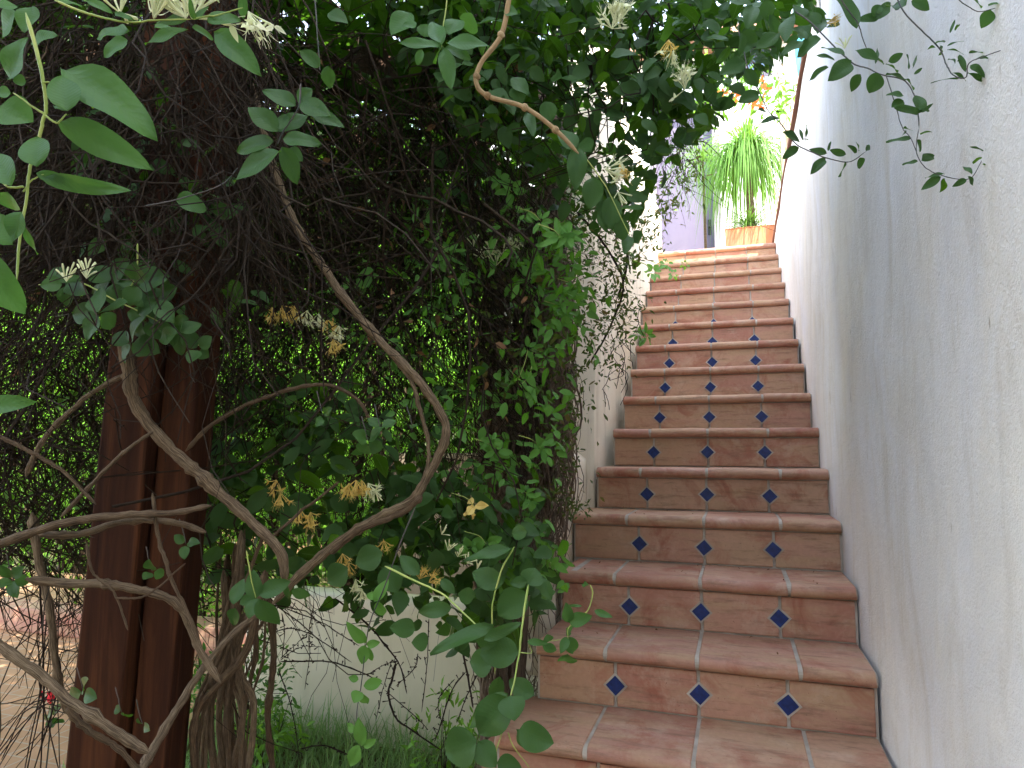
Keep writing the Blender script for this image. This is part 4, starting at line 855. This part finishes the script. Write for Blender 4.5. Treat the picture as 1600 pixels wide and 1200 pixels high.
# bright young tufts
for (x, y, n_, l, w, d, lab) in ((700, 395, 7, 26, 11, 1.9, 'light green tuft left of the pale flower mass'), (800, 300, 6, 30, 14, 1.9, 'two tiered leaf tuft just under the canopy edge'), (845, 700, 6, 26, 12, 1.9, 'fresh leaf tuft halfway down the jasmine foot'), (905, 455, 6, 20, 8, 2.2, 'narrow leaved tuft leaning off the jasmine column towards the parapet'), (760, 850, 6, 30, 18, 1.7, 'broad leaved tuft above the spilling honeysuckle spray'), (885, 490, 8, 24, 8, 2.0, 'bright star of narrow leaves on the jasmine column'), (875, 370, 7, 34, 13, 1.7, 'bright young leaves lit from behind at the top of the jasmine'), (845, 345, 6, 24, 10, 1.8, 'small bright leaf tuft up against the hanging canopy'), (775, 705, 7, 26, 12, 1.8, 'bright tuft with thin buds in the middle of the jasmine foot'), (825, 545, 6, 22, 9, 2.0, 'tuft of young leaves with a loose curling tendril'), (830, 780, 8, 22, 12, 1.9, 'pale leaf cluster low on the jasmine beside the steps'), (740, 790, 3, 20, 16, 1.6, 'yellowing leaves low in the thicket beside the jasmine'), (1010, 525, 7, 20, 8, 2.8, 'little jasmine sprig reaching over the parapet to the steps'), (1020, 425, 7, 16, 9, 4.3, 'small leafy tip lying over the edge of the upper steps'), (1052, 428, 6, 10, 6, 4.4, 'smallest leafy tip over the upper steps')):
    m = YEL if 'yellowing' in lab else LEAFY
    ll = rosl(x, y, n_, l, w, d, (.6, 1))
    ll += rosl(x+rng.uniform(-28, 28), y+rng.uniform(-20, 20), n_, l*.8, w*.8, d, (.5, 1))
    st = [([(x-35, y-20), (x-12, y-12), (x, y)], 2, d)]
    if 'tendril' in lab: st = [([(x, y), (x-6, y+25), (x-16, y+50), (x-12, y+56), (x, y+45), (x+6, y+25), (x+8, y)], 2, d)]
    sprig(lab, st, ll, m, STEMG, d=d)
# parapet hanging twigs (little forked jasmine seed stalks)
ls = []
for i in range(26):
    x = rng.uniform(940, 1000); y = rng.uniform(430, 620)
    ls.append(vine([(x, y), (x+rng.uniform(-6, 14), y+rng.uniform(12, 24)), (x+rng.uniform(-14, 22), y+rng.uniform(28, 50))], 1.6, 2.7, knots=False))
ls.append(vine([(900, 330), (935, 370), (965, 420), (972, 460), (950, 520), (920, 570)], 5, 2.5)); ls.append(vine([(950, 330), (975, 380), (978, 420), (965, 465)], 6, 2.6))
o = vine_obj(ls, 'thin forked jasmine stalks dangling over the cream side wall', m=TWIGD, group=None, name='jasmine_stalks', cat='stalks')

# bare thin branches in front of the pale wall
k6 = 460/1600.
def z6(x, y): return (400+x*k6, 900+y*k6)
bb = [([(160, 175), (300, 230), (430, 300), (560, 380)], 3), ([(90, 310), (180, 280), (290, 300), (400, 370), (520, 470)], 3), ([(130, 465), (280, 465), (440, 480), (600, 540), (690, 590)], 4), ([(430, 120), (590, 250), (700, 370), (780, 480), (820, 640)], 5), ([(315, 150), (290, 300), (290, 450), (265, 620)], 2.5), ([(140, 200), (155, 300), (140, 460)], 2.5), ([(120, 500), (180, 680), (220, 850), (235, 1000)], 3), ([(290, 300), (210, 380), (130, 450)], 2.2), ([(600, 540), (700, 480), (760, 460)], 2.5), ([(760, 470), (740, 560), (720, 640), (760, 770), (860, 850), (1010, 950)], 6), ([(940, 230), (930, 420), (900, 740)], 3), ([(1140, 520), (1060, 620), (1000, 800), (970, 900)], 4), ([(1110, 340), (1150, 560), (1180, 720)], 6), ([(1080, 560), (1010, 640), (990, 720), (1020, 820)], 2.5), ([(880, 420), (860, 500), (760, 600)], 3), ([(240, 940), (340, 925), (430, 945), (510, 975)], 4), ([(700, 620), (860, 760), (930, 830)], 2.5), ([(1230, 480), (1150, 640), (1090, 800)], 3.5), ([(740, 450), (690, 620), (650, 790)], 2.2), ([(130, 460), (220, 390), (280, 375), (360, 385)], 2)]
for gi, (i0, i1, lab) in enumerate(((0, 10, 'fan of bare budding branches before the left half of the pale wall'), (10, 20, 'bare bending branches in front of the right end of the pale wall'))):
    ls = []
    for pts, w in bb[i0:i1]:
        P = [z6(*p) for p in pts]; one = [vine(P, w*.8, 1.95, n=len(P)*8, taper=.7, wob=.8)]
        S = spline([D(x, y, 1.95) for x, y in P], 14)
        for j in range(1, 13):
            e = S[j]+rng.normal(0, .008, 3); one.append(tubes(spline([S[j], e], 3)[None], np.array([[.001, .0012, .0022]]), 4))
        ls.append(merge(one))
    vine_obj(ls, lab, m=TWIGD, name='bare_branch', group='bare branches before the pale wall', cat='branch')

# small shrub at the left end of the pale wall, fern-like weeds
def shrub(label, cx, cyy, cz, r, h, n, L, m=LEAFG, ratio=.5, name='garden_shrub', group=None, trunk_r=.02, rows=3, clumps=26, cat='shrub'):
    o = empty(name, (cx, cyy, cz), label, cat, group)
    pt = []
    for i in range(9):
        a = rng.uniform(0, 6.28); e = np.array([cx+math.cos(a)*r*.7*rng.random(), cyy+math.sin(a)*r*.7*rng.random(), cz+h*rng.uniform(.5, .95)]); b0 = np.array([cx+rng.normal(0, r*.08), cyy+rng.normal(0, r*.08), cz])
        S = spline([b0, (b0+e)/2+rng.normal(0, r*.12, 3), e], 10); pt.append(tubes(S[None], np.linspace(trunk_r, trunk_r*.25, 10)[None], 6))
    link('trunk', mesh_np('trunk', *merge(pt)), TWIG, o)
    c = nrm(rng.normal(0, 1, (clumps, 3)))*rng.uniform(.3, 1, (clumps, 1))**.5; c = c*np.array([r, r, h/2])+np.array([cx, cyy, cz+h*.55])
    i = rng.integers(0, clumps, n); P = c[i]+rng.normal(0, 1, (n, 3))*r*.20
    P[:, 2] = np.maximum(P[:, 2], cz+.02)
    out = nrm(P-np.array([cx, cyy, cz+h*.5])); T = nrm(out+rng.normal(0, .7, (n, 3))); N = nrm(rng.normal(0, .6, (n, 3))+np.array([0, -.3, 1]))
    l = rng.uniform(L*.6, L*1.2, n)
    link('crown', mesh_np('crown', *leaves(P, T, N, l, l*ratio, rng.uniform(0, .3, n), rng.uniform(0, 1, n), rows=rows, cols=1)), m, o)
    return o
p = onY(425, 1110, 2.9)
shrub('small bright leafy shrub at the left end of the low pale wall', p[0]-.05, 2.75, 0, .22, .5, 650, .045, LEAFB, .34, trunk_r=.006, clumps=22)
for (x, y, nn, lab) in ((780, 1130, 260, 'low leafy weeds at the foot of the jasmine beside the bottom step'), (690, 1150, 160, 'thin leafy weeds in the grass before the right half of the pale wall'), (360, 1150, 260, 'weeds with small leaves at the foot of the old stems')):
    p = D(x, y, 2.7); shrub(lab, p[0], 2.6, 0, .13, .42, nn, .05, LEAFG, .3, name='weed', group=None, trunk_r=.003, clumps=12, cat='weed')
# garden beyond
G = [(-3.3, 5.6, 1.5, 3.4), (-1.9, 6.0, 1.1, 2.6), (-5.4, 5.4, 1.6, 3.6), (-7.4, 6.2, 1.9, 4.2), (-4.4, 7.6, 1.8, 4.8), (-2.2, 7.9, 1.3, 4.4), (-9.6, 7.5, 2.2, 5.0), (-6.6, 9.0, 2.2, 5.6)]
labs = ['round sunlit shrub behind the middle of the twig tangle', 'sunlit shrub showing green between the jasmine and the terrace wall', 'broad bright shrub behind the timber post', 'tall shrub behind the far left of the thicket', 'high leafy shrub in the second row behind the tangle', 'high shrub of the second row nearest the house', 'large shrub farthest left in the garden', 'largest shrub at the back of the garden']
for (x, y, r, h), lab in zip(G, labs): shrub(lab, x, y, 0, r, h, int(9000*r/1.5), .08, LEAFG, .5, group='sunlit shrubs in the garden behind', trunk_r=.05, clumps=60)
hg = empty('tall_hedge', (-7, 10.4, 0), 'tall dense hedge closing the back of the garden behind the shrubs', 'hedge')
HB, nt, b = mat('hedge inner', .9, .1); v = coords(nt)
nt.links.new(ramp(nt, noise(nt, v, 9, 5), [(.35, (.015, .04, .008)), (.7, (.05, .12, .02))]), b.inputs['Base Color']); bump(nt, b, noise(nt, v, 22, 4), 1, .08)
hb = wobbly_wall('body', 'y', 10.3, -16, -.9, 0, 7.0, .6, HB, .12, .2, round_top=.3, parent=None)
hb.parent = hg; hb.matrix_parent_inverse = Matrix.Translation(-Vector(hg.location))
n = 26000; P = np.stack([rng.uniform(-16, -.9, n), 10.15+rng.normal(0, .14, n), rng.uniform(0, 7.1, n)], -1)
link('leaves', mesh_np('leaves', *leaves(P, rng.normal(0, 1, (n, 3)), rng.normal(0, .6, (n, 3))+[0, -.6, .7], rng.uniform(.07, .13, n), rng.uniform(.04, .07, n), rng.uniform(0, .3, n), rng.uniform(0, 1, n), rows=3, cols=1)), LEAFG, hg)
a = D(600, 700, 5.0); b_ = D(752, 700, 5.0)
gw = BM(); gw.box((a[0], 4.55, 0), (b_[0], 4.8, 1.40), .3); o = gw.build('wall_pier', plaster('tan render', (.40, .33, .24), (.30, .24, .16), (.2, .16, .1)), bevel=.03); tag(o, 'short pale sunlit wall pier glimpsed through the thicket', 'wall')
kb = BM(); kb.box((-9, 3.95, .021), (-3.05, 4.2, .20)); o = kb.build('border_kerb', CLAY, bevel=.01); tag(o, 'low pinkish border kerb at the far left edge of the paving', 'kerb')
# low flowering border seen at the far left
o = shrub('low green border plants with white flowers at the far left', -4.1, 4.5, .0, .8, .75, 2200, .05, LEAFG, .45, name='border_plant', trunk_r=.012, clumps=40)
n = 60; P = np.stack([rng.uniform(-4.7, -3.4, n), rng.uniform(4.0, 4.3, n), rng.uniform(.35, .75, n)], -1); pt = []
for i in range(n):
    for j in range(5):
        a = j*1.256; pt.append((P[i], (math.cos(a), -.3, math.sin(a)), (0, -1, 0), .018, .016, .1, .9))
link('flowers', mesh_np('flowers', *leafmesh(pt, 3, 1)), CREAM, o)
# red geranium
g0 = D(82, 1085, 1.9); gp = empty('red_geranium', g0-np.array([0, 0, .25]), 'small red flower at the lower left beside the post', 'flower')
pt = []
for i in range(16):
    a = rng.uniform(0, 6.28); pt.append((g0+rng.normal(0, .010, 3), (math.cos(a), -.2, math.sin(a)), (rng.normal(0, .4), -1, rng.normal(0, .4)), .020, .018, .2, rng.random()))
link('petals', mesh_np('petals', *leafmesh(pt, 4, 1)), RED, gp)
link('stem', mesh_np('stem', *merge([tubes(spline([g0, g0-[0, 0, .12], g0-[.02, 0, .5]], 8)[None], np.full((1, 8), .002), 5)])), STEMD, gp)
ll = rosl(82, 1120, 5, 22, 18, 1.9, (.1, .5)); link('leaves', mesh_np('leaves', *leafmesh(ll)), LEAF, gp)
# thin bare branches over the paving at lower left
ls = []
for i in range(6):
    x = rng.uniform(0, 100); ls.append(vine([(x, rng.uniform(850, 1000)), (x+rng.uniform(-20, 25), 1060), (x+rng.uniform(-45, 30), 1220)], rng.uniform(2, 4), 1.7))
    ls.append(vine([(rng.uniform(-20, 30), rng.uniform(1120, 1230)), (rng.uniform(40, 60), rng.uniform(1090, 1160)), (rng.uniform(80, 110), rng.uniform(1040, 1120))], 2.5, 1.7))
vine_obj(ls, 'thin purplish bare branches in front of the paving at the lower left', m=TWIGD, name='bare_branch', group=None, cat='branch')

# blossoms in the thicket
fl = [('cream and yellow blossom row hanging left of the long vine', [(425, 480, 'y'), (440, 478, 'y'), (460, 478, 'y'), (480, 485, 'c'), (498, 490, 'c'), (512, 500, 'y'), (530, 508, 'c'), (520, 530, 'y')], (.1, 0, -1), .026),
      ('large yellow blossom cluster in the centre of the thicket', [(545, 755, 'y'), (556, 750, 'y'), (565, 750, 'y'), (575, 755, 'c'), (585, 765, 'b')], (.2, 0, -1), .028),
      ('yellow blossom drooping right of the timber post', [(432, 750, 'y'), (438, 770, 'y'), (470, 795, 'y'), (485, 800, 'y')], (0, 0, -1), .026),
      ('wilted yellow blossoms under the long vine', [(535, 865, 'y'), (545, 880, 'y'), (555, 905, 'c'), (565, 920, 'c'), (600, 845, 'y')], (.1, 0, -.8), .022),
      ('pale budding blossoms above the low wall', [(655, 905, 'y'), (670, 910, 'y'), (700, 860, 'b'), (715, 870, 'b'), (730, 880, 'b'), (690, 835, 'b'), (745, 890, 'b')], (.4, 0, .6), .024),
      ('spiky white blossom in the hanging canopy near the top', [(962, 40, 'c'), (968, 35, 'c'), (956, 45, 'c')], (.2, 0, 1), .034),
      ('small yellow blossom in the hanging canopy', [(1045, 62, 'y'), (1050, 80, 'c')], (0, 0, -1), .026),
      ('feathery cream blossom lower in the hanging canopy', [(1066, 130, 'c'), (1070, 140, 'c')], (.2, 0, 1), .028),
      ('mass of pale green flowers in the bright gap of the thicket', [(770, 395, 'b'), (785, 400, 'b'), (800, 395, 'c'), (755, 405, 'b'), (775, 415, 'c'), (740, 385, 'b')], (.1, 0, 1), .03)]
for lab, pts, dr, sz in fl:
    dd = 1.45 if 'top' in lab or 'canopy' in lab else 1.5
    if 'mass' in lab: dd = 2.1
    o = empty('honeysuckle_blossom', D(pts[0][0], pts[0][1], dd), lab, 'blossom', 'honeysuckle blossoms')
    for (x, y, kd) in pts: blossom((x, y, dd, sz*(1.3 if dd > 2 else 1), kd, dr), o)
# orange flowers and light jasmine near the window
fo = empty('orange_creeper', D(1150, 150, 5.0), 'creeper with orange flowers and light leaves hanging before the upper window', 'climbing plant')
link('leaves', mesh_np('leaves', *merge([scatter(420, spots([(1130, 110, 16), (1120, 140, 16), (1160, 130, 16), (1215, 140, 14), (1225, 165, 14), (1110, 170, 16), (1145, 90, 14), (1190, 150, 16)]), (4.6, 5.6), (.05, .09), .35, rows=3, face=face)])), LEAFG, fo)
for (fx, fy_) in ((1155, 145), (1150, 138), (1163, 150), (1185, 160), (1192, 166), (1178, 155), (1130, 145), (1124, 150), (1190, 130), (1197, 136), (1146, 152)):
    link('flower', mesh_np('flower', *scatter(9, spots([(fx, fy_, 2.6)]), (4.8, 4.86), (.04, .06), .5, rows=3, face=face)), ORANGE, fo)
link('stems', mesh_np('stems', *merge([hang(30, (1110, 1200), (40, 100), (4.7, 5.4), (.3, .6), (.002, .004), .3, jitter=.2)])), TWIG, fo)

# grass at the foot of the pale wall
n = 5200
gx = rng.uniform(-2.6, -.72, n); gy = rng.uniform(1.9, 3.04, n)
gs = np.stack([gx, gy, np.zeros(n)], -1); gd = np.stack([rng.normal(0, .4, n), rng.normal(0, .4, n), np.ones(n)], -1)
hgt = rng.uniform(.04, .20, n)**1.0*(1+.8*(gy > 2.7)*rng.random(n))
o = link('grass', mesh_np('grass', *blades(gs, gd, hgt, rng.uniform(.003, .006, n), rng.uniform(.2, 1.8, n), rng.uniform(0, 1, n), 5)), GRASSM); tag(o, 'soft green grass growing at the foot of the low pale wall', 'grass', kind='stuff')
# roof of leaves over the pergola: shades the thicket
n = 30000
P = np.stack([rng.uniform(-4.8, -.65, n), rng.uniform(.2, 4.8, n), rng.uniform(2.45, 3.2, n)], -1)
P[:, 2] += np.where(P[:, 1] < 1.0, .35, 0)
T = nrm(rng.normal(0, 1, (n, 3))*[1, 1, .4]); N = nrm(rng.normal(0, .5, (n, 3))+[0, 0, 1]); l = rng.uniform(.05, .10, n)
rf = empty('pergola_creeper', (-2.4, 2.8, 2.6), 'dark leafy creeper covering the pergola roof above the tangle', 'climbing plant')
link('leaves', mesh_np('leaves', *leaves(P, T, N, l, l*.65, rng.uniform(0, .3, n), rng.uniform(0, .7, n), rows=3, cols=1)), LEAF, rf)
# fallen scraps on the steps
pt = []
for i in range(46):
    k_ = int(rng.choice([1, 2, 2, 2, 3, 4, 5])); x = rng.uniform(-.62, .34); y = Y1+(k_-1)*TD+rng.uniform(.02, .27); zz = T0+RS*k_+.003
    if rng.random() < .5: y = Y1+k_*TD-rng.uniform(.005, .04)
    a = rng.uniform(0, 6.28); pt.append(((x, y, zz), (math.cos(a), math.sin(a), .1), (rng.normal(0, .3), rng.normal(0, .3), 1), rng.uniform(.006, .016), rng.uniform(.003, .007), .6, rng.random()))
o = link('fallen_petals', mesh_np('fallen_petals', *leafmesh(pt, 4, 1)), LEAFD); tag(o, 'tiny dried petals and scraps lying on the lower treads', 'debris', kind='stuff')
